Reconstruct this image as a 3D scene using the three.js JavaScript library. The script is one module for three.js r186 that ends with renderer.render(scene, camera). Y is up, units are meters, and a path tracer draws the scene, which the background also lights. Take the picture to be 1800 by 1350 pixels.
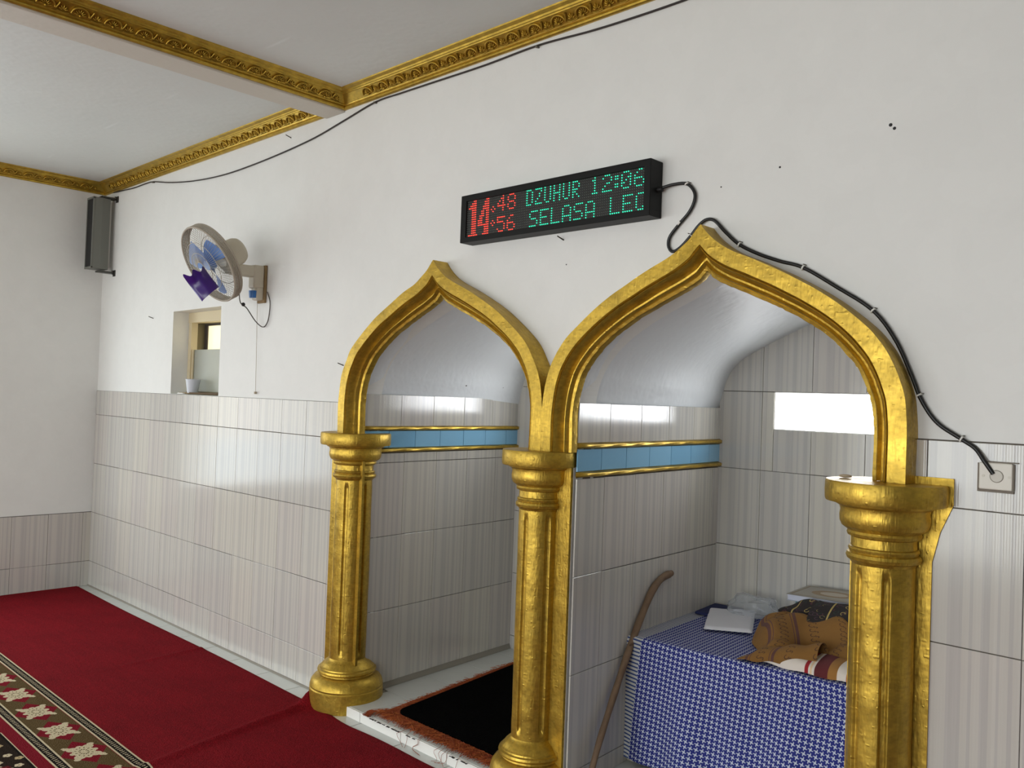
import * as THREE from 'three';
import { RoundedBoxGeometry } from 'three/addons/geometries/RoundedBoxGeometry.js';
import { mergeGeometries, mergeVertices, toCreasedNormals } from 'three/addons/utils/BufferGeometryUtils.js';
import { RectAreaLightUniformsLib } from 'three/addons/lights/RectAreaLightUniformsLib.js';

// ------------------------------------------------------------------ camera, sky, daylight, exposure
const scene = new THREE.Scene();
const camera = new THREE.PerspectiveCamera(48.303, 4 / 3, 0.05, 100);
camera.position.set(7.369, 1.647, 2.716);
camera.rotation.set(0.018342, 0.767384, 0.036129, 'YXZ');
scene.background = new THREE.Color().setRGB(2.7, 2.85, 3.0);          // hazy bright daylight outside
const renderer = new THREE.WebGLRenderer();
renderer.toneMapping = THREE.LinearToneMapping;
renderer.toneMappingExposure = 1.04;
renderer.shadowMap.enabled = true;
RectAreaLightUniformsLib.init();
// daylight that comes in through each opening: [width, height, position, look-at, radiance, colour]
const DAY = [
  [1.70, 1.62, [-0.02, 1.57, 1.73], [1, 1.57, 1.73], 2.9, 0xeff8fb],     // window in the left wall
  [2.00, 1.62, [-0.02, 1.57, 4.30], [1, 1.57, 4.30], 1.6, 0xeff8fb],     // second window in the left wall
  [2.10, 2.05, [1.85, 1.30, 6.18], [1.85, 1.30, 0], 2.8, 0xf4fafa],      // three openings in the wall behind the camera
  [2.10, 2.05, [4.55, 1.30, 6.18], [4.55, 1.30, 0], 5.3, 0xf4fafa],
  [2.10, 2.05, [7.25, 1.30, 6.18], [7.25, 1.30, 0], 4.6, 0xf4fafa],
  [0.72, 0.17, [5.70, 1.64, -1.425], [5.70, 1.64, 0], 13, 0xf8fbff],     // slots in the niche back walls
  [0.72, 0.17, [4.25, 1.64, -1.425], [4.25, 1.64, 0], 13, 0xf8fbff],
];
for (const [w, h, p, to, i, c] of DAY) {
  const l = new THREE.RectAreaLight(c, i, w, h);
  l.position.set(...p); l.lookAt(...to); l.name = 'daylight'; scene.add(l);
}

// ------------------------------------------------------------------ helpers
let seed = 7;
const rnd = () => { seed = (seed * 1664525 + 1013904223) >>> 0; return seed / 4294967296; };
const rr = (a, b) => a + (b - a) * rnd();
const V = (x, y, z) => new THREE.Vector3(x, y, z);
const clamp = THREE.MathUtils.clamp, lerp = THREE.MathUtils.lerp, sstep = THREE.MathUtils.smoothstep;
const taken = {};
const numbered = (n) => { const k = taken[n] = (taken[n] ?? -1) + 1; return k ? n + '_' + String(k).padStart(3, '0') : n; };
function reg(o) { o.traverse((c) => { if (c.isMesh) { c.castShadow = c.receiveShadow = true; } }); return o; }
function part(name, geo, mat, parent) {
  const m = new THREE.Mesh(Array.isArray(geo) ? merge(geo) : geo, mat); m.name = name; m.castShadow = m.receiveShadow = true;
  (parent || scene).add(m); return m;
}
function thing(name, label, category, pos = [0, 0, 0], group) {
  const g = new THREE.Group(); g.name = numbered(name); g.position.set(...pos); scene.add(g);
  g.userData = { label, category }; if (group) g.userData.group = group; return g;
}
function single(name, geo, mat, label, category, group) {
  const m = part(numbered(name), geo, mat); m.userData = { label, category }; if (group) m.userData.group = group; return m;
}
function struct(name, geo, mat) {
  let o; if (geo) o = part(numbered(name), geo, mat); else { o = new THREE.Group(); o.name = numbered(name); scene.add(o); }
  o.userData.kind = 'structure'; return o;
}
function merge(list) {
  return mergeGeometries(list.map((g) => { g = g.index ? g.toNonIndexed() : g.clone(); for (const k of Object.keys(g.attributes)) if (!['position', 'normal', 'uv'].includes(k)) g.deleteAttribute(k); if (!g.attributes.uv) g.setAttribute('uv', new THREE.BufferAttribute(new Float32Array(g.attributes.position.count * 2), 2)); return g; }));
}
function boxUV(g) {                                                     // uv in metres by the way each face points
  g = g.index ? g.toNonIndexed() : g; const p = g.attributes.position, uv = new Float32Array(p.count * 2), a = V(), b = V(), c = V();
  for (let i = 0; i < p.count; i += 3) {
    a.fromBufferAttribute(p, i); b.fromBufferAttribute(p, i + 1); c.fromBufferAttribute(p, i + 2);
    const n = b.clone().sub(a).cross(c.clone().sub(a)), x = Math.abs(n.x), y = Math.abs(n.y), z = Math.abs(n.z);
    [a, b, c].forEach((q, k) => { const w = x >= y && x >= z ? [q.z, q.y] : y >= z ? [q.x, q.z] : [q.x, q.y]; uv[(i + k) * 2] = w[0]; uv[(i + k) * 2 + 1] = w[1]; });
  }
  g.setAttribute('uv', new THREE.BufferAttribute(uv, 2)); return g;
}
const box = (x0, x1, y0, y1, z0, z1) => boxUV(new THREE.BoxGeometry(x1 - x0, y1 - y0, z1 - z0).translate((x0 + x1) / 2, (y0 + y1) / 2, (z0 + z1) / 2));
const rbox = (x0, x1, y0, y1, z0, z1, r = 0.004, s = 2) => boxUV(new RoundedBoxGeometry(x1 - x0, y1 - y0, z1 - z0, s, r).translate((x0 + x1) / 2, (y0 + y1) / 2, (z0 + z1) / 2));
function tube(pts, r, seg = 32, rad = 8, closed = false, tension = 0.5) {
  const c = new THREE.CatmullRomCurve3(pts.map((q) => (q.isVector3 ? q : V(...q))), closed, 'catmullrom', tension); return new THREE.TubeGeometry(c, seg, r, rad, closed);
}
function cyl(a, b, r0, r1 = r0, seg = 12) {
  a = a.isVector3 ? a : V(...a); b = b.isVector3 ? b : V(...b); const d = b.clone().sub(a), g = new THREE.CylinderGeometry(r1, r0, d.length(), seg);
  g.applyQuaternion(new THREE.Quaternion().setFromUnitVectors(V(0, 1, 0), d.clone().normalize())); const m = a.clone().add(b).multiplyScalar(0.5); return g.translate(m.x, m.y, m.z);
}
function grid(nu, nv, fn) {                                              // fn(u, v) -> [x, y, z, s, t]
  const p = [], uv = [], ix = [];
  for (let j = 0; j <= nv; j++) for (let i = 0; i <= nu; i++) { const q = fn(i / nu, j / nv); p.push(q[0], q[1], q[2]); uv.push(q[3] ?? i / nu, q[4] ?? j / nv); }
  for (let j = 0; j < nv; j++) for (let i = 0; i < nu; i++) { const a = j * (nu + 1) + i, b = a + 1, c = a + nu + 1, d = c + 1; ix.push(a, b, d, a, d, c); }
  const g = new THREE.BufferGeometry(); g.setAttribute('position', new THREE.Float32BufferAttribute(p, 3)); g.setAttribute('uv', new THREE.Float32BufferAttribute(uv, 2)); g.setIndex(ix); g.computeVertexNormals(); return g;
}
const profileZ = (pts) => { const s = new THREE.Shape(); pts.forEach(([x, y], i) => (i ? s.lineTo(x, y) : s.moveTo(x, y))); s.closePath(); return s; };
const extr = (pts, z0, z1) => boxUV(new THREE.ExtrudeGeometry(profileZ(pts), { depth: z1 - z0, bevelEnabled: false }).translate(0, 0, z0));

// tiling value noise
const H = (x, y, s) => { let h = Math.imul(x, 374761393) + Math.imul(y, 668265263) + Math.imul(s, 2246822519); h = Math.imul(h ^ (h >>> 13), 1274126177); return ((h ^ (h >>> 16)) >>> 0) / 4294967296; };
function noise(u, v, n, m, s = 1) {
  const x = u * n, y = v * m, x0 = Math.floor(x), y0 = Math.floor(y), f = x - x0, g = y - y0, a = f * f * (3 - 2 * f), b = g * g * (3 - 2 * g), w = (i, k) => ((i % k) + k) % k;
  return lerp(lerp(H(w(x0, n), w(y0, m), s), H(w(x0 + 1, n), w(y0, m), s), a), lerp(H(w(x0, n), w(y0 + 1, m), s), H(w(x0 + 1, n), w(y0 + 1, m), s), a), b);
}
const fbm = (u, v, n, m, o = 4, s = 1) => { let r = 0, a = 0.5, t = 0; for (let i = 0; i < o; i++) { r += a * noise(u, v, n << i, m << i, s + i); t += a; a *= 0.55; } return r / t; };
function tex(w, h, fn, srgb = true, rep = [1, 1]) {
  const d = new Uint8Array(w * h * 4);
  for (let j = 0; j < h; j++) for (let i = 0; i < w; i++) { const c = fn((i + 0.5) / w, (j + 0.5) / h), k = (j * w + i) * 4; if (typeof c === 'number') d[k] = d[k + 1] = d[k + 2] = clamp(c, 0, 1) * 255; else { d[k] = clamp(c[0], 0, 255); d[k + 1] = clamp(c[1], 0, 255); d[k + 2] = clamp(c[2], 0, 255); } d[k + 3] = 255; }
  const t = new THREE.DataTexture(d, w, h); t.wrapS = t.wrapT = THREE.RepeatWrapping; t.magFilter = THREE.LinearFilter; t.minFilter = THREE.LinearFilter; t.repeat.set(...rep); if (srgb) t.colorSpace = THREE.SRGBColorSpace; t.needsUpdate = true; return t;
}
function canvasTex(w, h, draw, rep = [1, 1]) {
  const c = document.createElement('canvas'); c.width = w; c.height = h; draw(c.getContext('2d'), w, h);
  const t = new THREE.CanvasTexture(c); t.wrapS = t.wrapT = THREE.RepeatWrapping; t.magFilter = THREE.LinearFilter; t.repeat.set(...rep); t.colorSpace = THREE.SRGBColorSpace; return t;
}
const std = (o) => new THREE.MeshStandardMaterial(o), phys = (o) => new THREE.MeshPhysicalMaterial(o);

// ------------------------------------------------------------------ materials
const plasterBump = tex(512, 512, (u, v) => 0.5 * fbm(u, v, 6, 6, 5, 3) + 0.5 * fbm(u, v, 40, 40, 2, 9), false, [0.8, 0.8]);
const plasterMap = tex(512, 512, (u, v) => { const n = fbm(u, v, 3, 3, 5, 11), s = fbm(u, v, 24, 24, 3, 5); const k = 1 - 0.035 * (n - 0.5) - 0.02 * (s - 0.5); return [225 * k, 225 * k, 221 * k]; }, true, [0.45, 0.45]);
const M = {};
M.plaster = std({ map: plasterMap, bumpMap: plasterBump, bumpScale: 0.0015, roughness: 0.62 });
M.ceiling = std({ map: tex(512, 512, (u, v) => { const n = fbm(u, v, 4, 4, 5, 21), k = 1 - 0.04 * (n - 0.5); const streak = Math.max(0, 1 - Math.abs(v - 0.3 - 0.02 * fbm(u, v, 4, 1, 2, 8)) * 160) * sstep(noise(u, v, 7, 1, 4), 0.45, 0.8); return [209 * k + 14 * streak, 213 * k + 14 * streak, 210 * k + 16 * streak]; }, true, [0.5, 0.5]), bumpMap: plasterBump, bumpScale: 0.002, roughness: 0.55 });
M.vault = std({ color: 0xd9dde0, bumpMap: plasterBump, bumpScale: 0.004, roughness: 0.45 });
M.grout = std({ color: 0x5b544b, roughness: 0.95 });
M.mortar = std({ color: 0x8b867b, roughness: 0.95, bumpMap: plasterBump, bumpScale: 0.004 });

// ribbed wall tile: one print, 25 x 40 cm
const ribs = []; { let x = 0; while (x < 1) { const w = rr(0.018, 0.05); ribs.push([x, w, rnd() < 0.5 ? 0 : 1, rr(-1, 1)]); x += w; } }
const ribTone = (u) => { for (const [x, w, k, j] of ribs) if (u >= x && u < x + w) return [k, j, (u - x) / w]; return [0, 0, 0]; };
const tileMap = (tint) => tex(512, 64, (u, v) => { const [k, j] = ribTone(u), n = 3 * (noise(u, v, 128, 4, 2) - 0.5), e = k ? 6 : -4; return [190 + tint[0] + e + 3 * j + n, 187 + tint[1] + e + 3 * j + n, 180 + tint[2] + (k ? 4 : -3) + 3 * j + n]; }, true, [4, 2.5]);
const tileBump = tex(512, 8, (u) => 0.5 + 0.34 * Math.cos(u * Math.PI * 2 * 34) + 0.16 * Math.cos(u * Math.PI * 2 * 11 + 1), false, [4, 2.5]);
M.tiles = [[0, 0, 0], [-4, -4, -3], [3, 2, 0], [-1, -3, -2]].map((t) => phys({ map: tileMap(t), bumpMap: tileBump, bumpScale: 0.00014, roughness: 0.13, specularIntensity: 1 }));
M.tileDull = phys({ color: 0xb9b6af, roughness: 0.3 });
M.blueTile = [0x7db4d6, 0x77afd2, 0x83b9da].map((c) => phys({ color: c, roughness: 0.16 }));
const ftMap = tex(256, 256, (u, v) => { const k = 1 - 0.05 * (fbm(u, v, 6, 6, 4, 31) - 0.5); return [205 * k, 208 * k, 203 * k]; });
M.floorTile = phys({ map: ftMap, roughness: 0.22 });
M.stepTile = phys({ color: 0xe9e8e2, roughness: 0.2 });

const goldMap = tex(512, 512, (u, v) => { const a = fbm(u, v, 5, 5, 5, 41), b = fbm(u, v, 30, 60, 3, 43), k = 1 + 0.30 * (a - 0.5) + 0.22 * (b - 0.5); return [184 * k, 152 * k, 60 * k]; }, true, [2.2, 2.2]);
const goldBump = tex(512, 512, (u, v) => 0.6 * fbm(u, v, 5, 7, 4, 51) + 0.25 * fbm(u, v, 60, 14, 3, 53) + 0.15 * sstep(noise(u, v, 40, 40, 57), 0.8, 1), false, [2.2, 2.2]);
const goldRough = tex(256, 256, (u, v) => 0.78 + 0.4 * (fbm(u, v, 8, 8, 4, 61) - 0.5), false, [2.2, 2.2]);
M.gold = std({ map: goldMap, bumpMap: goldBump, bumpScale: 0.004, roughness: 0.52, roughnessMap: goldRough, metalness: 0.78 });
M.goldFine = std({ map: goldMap, bumpMap: goldBump, bumpScale: 0.0012, roughness: 0.48, roughnessMap: goldRough, metalness: 0.75 });
M.beam = std({ color: 0xc9c4b8, bumpMap: plasterBump, bumpScale: 0.002, roughness: 0.6 });
M.white = std({ color: 0xe6e5e0, roughness: 0.5 });
M.black = std({ color: 0x121212, roughness: 0.55 });

// ------------------------------------------------------------------ curves of the two arches (half curve, from the foot to the tip)
const OUT = [[.7225, 1.44], [.7225, 1.62], [.706, 1.73], [.672, 1.81], [.622, 1.885], [.55, 1.95], [.44, 2.03], [.335, 2.09], [.22, 2.147], [.115, 2.195], [.045, 2.245], [0, 2.292]];
const INN = [[.602, 1.44], [.602, 1.62], [.586, 1.70], [.556, 1.77], [.506, 1.835], [.44, 1.895], [.345, 1.955], [.25, 2.003], [.16, 2.043], [.08, 2.078], [.03, 2.105], [0, 2.132]];
const spline2 = (pts) => new THREE.CatmullRomCurve3(pts.map(([x, y]) => V(x, y, 0)), false, 'centripetal');
const outC = spline2(OUT), innC = spline2(INN);
const halfAt = (c, t) => { const q = c.getPoint(t); return [q.x, q.y]; };
const CX = [4.29, 5.735], ROOM = { x1: 13.5, z1: 6.2, h: 3.298 };
const N1 = (z) => 3.657 + 0.083 * z, N2 = (z) => 5.127 + 0.082 * z, BACK = -1.31, NF = 0.05;

// ------------------------------------------------------------------ main wall with its openings
{
  const s = profileZ([[-0.15, -0.1], [ROOM.x1 + .15, -0.1], [ROOM.x1 + .15, 3.4], [-0.15, 3.4]]);
  const holeOf = (x0, x1) => {
    const c = (x0 + x1) / 2, k = (x1 - x0) / 2, h = new THREE.Path(); h.moveTo(x0, 0); h.lineTo(x0, 1.62);
    for (let i = 1; i <= 40; i++) { const q = halfAt(innC, 1 / 11 + (10 / 11) * i / 40); h.lineTo(c - q[0] * k / .602, q[1] + .012); }
    for (let i = 39; i >= 0; i--) { const q = halfAt(innC, 1 / 11 + (10 / 11) * i / 40); h.lineTo(c + q[0] * k / .602, q[1] + .012); }
    h.lineTo(x1, 0); h.closePath(); return h;
  };
  s.holes.push(holeOf(3.648, 4.93), holeOf(5.118, 6.37));
  const w = new THREE.Path(); w.moveTo(1.362, 1.602); w.lineTo(1.355, 2.19); w.lineTo(2.062, 2.195); w.lineTo(2.07, 1.602); w.closePath(); s.holes.push(w);
  const g = boxUV(new THREE.ExtrudeGeometry(s, { depth: 0.13, bevelEnabled: false }).translate(0, 0, -0.13));
  var wallMain = struct('wall_front', g, M.plaster);
}

// one wall tile: thin slab with a chamfered face; local x right, y up, z out; uv in metres
const tileCache = {};
function tileGeo(w, h, d = 0.006, b = 0.0012) {
  const key = [w.toFixed(3), h.toFixed(3), d, b].join(); if (tileCache[key]) return tileCache[key];
  const P = [], U = [], q = (a, b2, c, e) => { for (const k of [a, b2, c, a, c, e]) { P.push(...k); U.push(k[0], k[1]); } };
  const o = [[0, 0], [w, 0], [w, h], [0, h]], i = [[b, b], [w - b, b], [w - b, h - b], [b, h - b]], z1 = d - b * 0.7;
  q(...i.map((k) => [...k, d]));
  for (let k = 0; k < 4; k++) { const n = (k + 1) % 4; q([...o[k], z1], [...o[n], z1], [...i[n], d], [...i[k], d]); q([...o[k], 0], [...o[n], 0], [...o[n], z1], [...o[k], z1]); }
  const g = new THREE.BufferGeometry(); g.setAttribute('position', new THREE.Float32BufferAttribute(P, 3)); g.setAttribute('uv', new THREE.Float32BufferAttribute(U, 2)); g.computeVertexNormals();
  return (tileCache[key] = g);
}
// a field of tiles: columns and rows given by their joints; frame(s, y) is origin + s*dir
function tileField(parent, origin, dir, normal, cols, rows, opt = {}) {
  const rotY = Math.atan2(normal.x, normal.z), mats = opt.mats || M.tiles, gv = opt.gv ?? 0.0022, gh = opt.gh ?? 0.003;
  const put = (s0, s1, y0, y1) => {
    if (s1 - s0 < 0.012 || y1 - y0 < 0.012) return;
    const flip = dir.clone().cross(V(0, 1, 0)).dot(normal) < 0, a = flip ? s1 - gv / 2 : s0 + gv / 2;
    const m = new THREE.Mesh(tileGeo(s1 - s0 - gv, y1 - y0 - gh), mats[Math.floor(rnd() * mats.length)]); m.name = opt.name || 'tile'; m.castShadow = m.receiveShadow = true;
    m.position.copy(origin).addScaledVector(dir, a); m.position.y = y0 + gh / 2 + rr(-0.0006, 0.0006); m.position.addScaledVector(normal, 0.0015 + rr(0, 0.0008)); m.rotation.y = rotY; m.rotation.z = rr(-0.0012, 0.0012);
    parent.add(m);
  };
  const holes = opt.holes || [];
  for (let r = 0; r + 1 < rows.length; r++) for (let c = 0; c + 1 < cols.length; c++) {
    let list = [[cols[c], cols[c + 1], rows[r], rows[r + 1]]];
    for (const [a, b, y0, y1] of holes) list = list.flatMap(([s0, s1, t0, t1]) => {
      if (s1 <= a || s0 >= b || t1 <= y0 || t0 >= y1) return [[s0, s1, t0, t1]];
      const out = []; if (s0 < a) out.push([s0, a, t0, t1]); if (s1 > b) out.push([b, s1, t0, t1]);
      const m0 = Math.max(s0, a), m1 = Math.min(s1, b); if (t0 < y0) out.push([m0, m1, t0, y0]); if (t1 > y1) out.push([m0, m1, y1, t1]); return out;
    });
    for (const k of list) put(...k);
  }
}
const range = (a, b, s) => { const r = []; for (let x = a; x < b - 1e-6; x += s) r.push(+x.toFixed(4)); r.push(b); return r; };
{
  // bedding and tiles of the front wall: four courses, cut in half at top and bottom
  const X = V(1, 0, 0), Z = V(0, 0, 1), rows = [0, .2025, .6022, 1.0022, 1.4022, 1.6];
  part('bedding', box(0, 3.66, 0, 1.6, -0.001, 0.002), M.grout, wallMain); part('bedding', box(6.35, 13.5, 0, 1.575, -0.001, 0.002), M.grout, wallMain);
  const cols = range(0.002, 3.42, .2612); cols.pop(); cols.push(3.66);
  tileField(wallMain, V(0, 0, 0), X, Z, cols, rows);
  tileField(wallMain, V(0, 0, 0), X, Z, [6.36, 6.49, 6.75, 7.01, 7.27, 7.53, 7.79, 8.05, 8.31, 8.57, 8.83, 9.09, 9.35, 9.61, 9.87, 13.5], [0, .18, .578, .978, 1.378, 1.573]);
}

// ------------------------------------------------------------------ the other walls, floor, ceiling
const wallWith = (pts, holes, depth) => { const s = profileZ(pts); for (const [a, b, c, d] of holes) { const h = new THREE.Path(); h.moveTo(a, c); h.lineTo(a, d); h.lineTo(b, d); h.lineTo(b, c); h.closePath(); s.holes.push(h); } return boxUV(new THREE.ExtrudeGeometry(s, { depth, bevelEnabled: false })); };
const wallLeft = struct('wall_left', wallWith([[0, -.1], [6.35, -.1], [6.35, 3.4], [0, 3.4]], [[.88, 2.58, .76, 2.38], [3.3, 5.3, .76, 2.38]], .15).rotateY(-Math.PI / 2).translate(0, 0, 0), M.plaster);
struct('wall_back', wallWith([[-.15, -.1], [13.65, -.1], [13.65, 3.4], [-.15, 3.4]], [[.8, 2.9, .27, 2.33], [3.5, 5.6, .27, 2.33], [6.2, 8.3, .27, 2.33]], .15).translate(0, 0, 6.2), M.plaster);
struct('wall_right', box(13.5, 13.65, -.1, 3.4, 0, 6.35), M.plaster);
struct('ceiling', box(-.15, 13.65, ROOM.h, 3.4, -.13, 6.35), M.ceiling);
{
  part('bedding', box(-.001, .002, 0, .605, 0, 6.2), M.grout, wallLeft);
  const cols = range(.07, 6.2, .2615); cols.unshift(.006);
  tileField(wallLeft, V(0, 0, 0), V(0, 0, 1), V(1, 0, 0), cols, [0, .2025, .6022]);
  const floor = struct('floor', box(-.15, 13.65, -.12, -.006, -.13, 6.35), M.grout);
  for (let i = -1; i < 30; i++) for (let j = 0; j < 2; j++) {
    const x0 = Math.max(0, .239 + i * .33), x1 = Math.min(10, .239 + (i + 1) * .33), z0 = j * .33 + .004, z1 = z0 + .326; if (x1 - x0 < .02) continue;
    part('tile', rbox(x0 + .002, x1 - .002, -.008, 0, z0, z1, .0015, 1), M.floorTile, floor);
  }
  part('screed', box(0, 13.5, -.008, -.001, .662, 6.2), M.mortar, floor);
  part('mortar_joint', boxUV(new THREE.CylinderGeometry(.012, .012, 3.4, 8).rotateZ(Math.PI / 2).translate(1.7, -.002, .006)), M.mortar, floor);
}
// window frames in the openings of the left and back walls
function windowFrame(name, w, h, bars, place) {
  const g = struct(name), m = M.white, t = .05, d = .06;
  const f = [rbox(-w / 2, w / 2, 0, t, -d / 2, d / 2), rbox(-w / 2, w / 2, h - t, h, -d / 2, d / 2), rbox(-w / 2, -w / 2 + t, t, h - t, -d / 2, d / 2), rbox(w / 2 - t, w / 2, t, h - t, -d / 2, d / 2)];
  part('frame', f, m, g); for (const b of bars) part('mullion', rbox(b - .02, b + .02, t, h - t, -d / 2 + .005, d / 2 - .005), m, g); place(g); return g;
}
windowFrame('window_2', 1.70, 1.62, [-.02], (g) => { g.position.set(-.10, .76, 1.73); g.rotation.y = Math.PI / 2; });
windowFrame('window_3', 2.00, 1.62, [-.33, .33], (g) => { g.position.set(-.10, .76, 4.30); g.rotation.y = Math.PI / 2; });
windowFrame('window_4', 2.10, 2.06, [0], (g) => { g.position.set(1.85, .27, 6.28); });
windowFrame('window_5', 2.10, 2.06, [0], (g) => { g.position.set(4.55, .27, 6.28); });
windowFrame('window_6', 2.10, 2.06, [0], (g) => { g.position.set(7.25, .27, 6.28); });

// ground and the yard walls outside the openings
struct('ground', box(-14, 20, -.3, -.12, -9, 18), std({ color: 0xb9b2a4, roughness: 0.95 }));
struct('wall_yard_blue', box(-2.7, -2.5, -.12, 1.02, -2, 9), std({ color: 0xb9d2e4, roughness: 0.8 }));
struct('wall_yard_house', box(-6.2, -6, -.12, 4.2, -4, 12), std({ color: 0xd8cbb6, roughness: 0.85 }));
struct('wall_yard_back', box(-3, 12, -.12, 1.25, -3.7, -3.5), std({ color: 0xe6dcc0, roughness: 0.85 }));

// ------------------------------------------------------------------ ceiling beam and gilt cornices
const beam = struct('ceiling_beam', rbox(3.212, 3.391, 3.203, ROOM.h + .02, 0, 6.2, .006), M.beam);
const motif = (() => {                                                    // shell under a curved ridge, then a palmette; x along, y up the slope, z out
  const L = [], arc = []; for (let i = 0; i <= 12; i++) { const a = Math.PI * i / 12; arc.push(V(-.033 + -.036 * Math.cos(a), -.012 + .03 * Math.sin(a), .003)); }
  arc.push(V(.012, .004, .003), V(.016, .016, .003));
  L.push(tube(arc, .0036, 26, 5));
  for (let i = 0; i < 7; i++) { const a = Math.PI * (i + .5) / 7, e = new THREE.SphereGeometry(1, 6, 4).scale(.0105, .0026, .0034).translate(.0165, 0, 0).rotateZ(a); L.push(e.translate(-.033, -.014, .001)); }
  L.push(new THREE.SphereGeometry(.006, 8, 5).translate(-.033, -.014, .001));
  for (let i = 0; i < 5; i++) { const a = Math.PI * (.14 + .18 * i), e = new THREE.SphereGeometry(1, 6, 4).scale(.013 - .002 * Math.abs(i - 2), .003, .0036).translate(.013, 0, 0).rotateZ(a); L.push(e.translate(.036, -.014, .001)); }
  L.push(tube([V(.062, -.018, .001), V(.036, -.02, .003), V(.012, -.018, .001)], .0025, 8, 4));
  return boxUV(merge(L));
})();
const CP = [[0, 0], [.010, -.001], [.0165, .003], [.0185, .010], [.0165, .017], [.0205, .0185], [.024, .0235], [.0225, .0265], [.058, .0585], [.0625, .0585], [.0655, .064], [.0695, .066], [.073, .073], [.0845, .0765], [.091, .079], [.094, .0845], [0, .0845]];
function cornice(name, len, place, m0, m1, step, off) {                   // local: x along, y up, z out of the wall
  const s = new THREE.Shape(); CP.forEach(([p, h], i) => (i ? s.lineTo(p, h) : s.moveTo(p, h))); s.closePath();
  const g = boxUV(toCreasedNormals(new THREE.ExtrudeGeometry(s, { depth: len, steps: Math.max(1, Math.round(len / .4)), bevelEnabled: false }), .6).rotateY(-Math.PI / 2).scale(-1, 1, 1));
  const ix = g.attributes.position.array; for (let i = 0; i < ix.length; i += 9) for (let k = 0; k < 3; k++) { const t = ix[i + 3 + k]; ix[i + 3 + k] = ix[i + 6 + k]; ix[i + 6 + k] = t; }
  g.computeVertexNormals(); boxUV(g);
  const o = struct(name, g, M.goldFine); place(o);
  const slope = Math.atan2(.032, .0355);
  for (let x = off; x < m1; x += step) { if (x < m0) continue; const m = part('ornament', motif, M.goldFine, o); m.position.set(x, .0415, .0415); m.scale.set(1.02, 1.15, 1.7); m.rotation.x = slope - Math.PI / 2 + .06 + Math.PI / 2; m.rotation.order = 'YXZ'; }
  return o;
}
const CY = 3.2135;
cornice('trim_1', 3.212, (o) => { o.position.set(0, CY, 0); }, .16, 3.12, .1335, .12);
cornice('trim_2', 10.1, (o) => { o.position.set(3.391, CY, 0); }, .15, 6.5, .1335, .29);
cornice('trim_3', 6.2, (o) => { o.position.set(3.391, CY, 6.2); o.rotation.y = Math.PI / 2; }, .1, 6.08, .1385, .12);
cornice('trim_4', 6.2, (o) => { o.position.set(3.212, CY, 0); o.rotation.y = -Math.PI / 2; }, .12, 6.1, .1385, .12);
cornice('trim_5', 6.2, (o) => { o.position.set(0, CY, 6.2); o.rotation.y = Math.PI / 2; }, .1, 6.06, .1385, .1);

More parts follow.
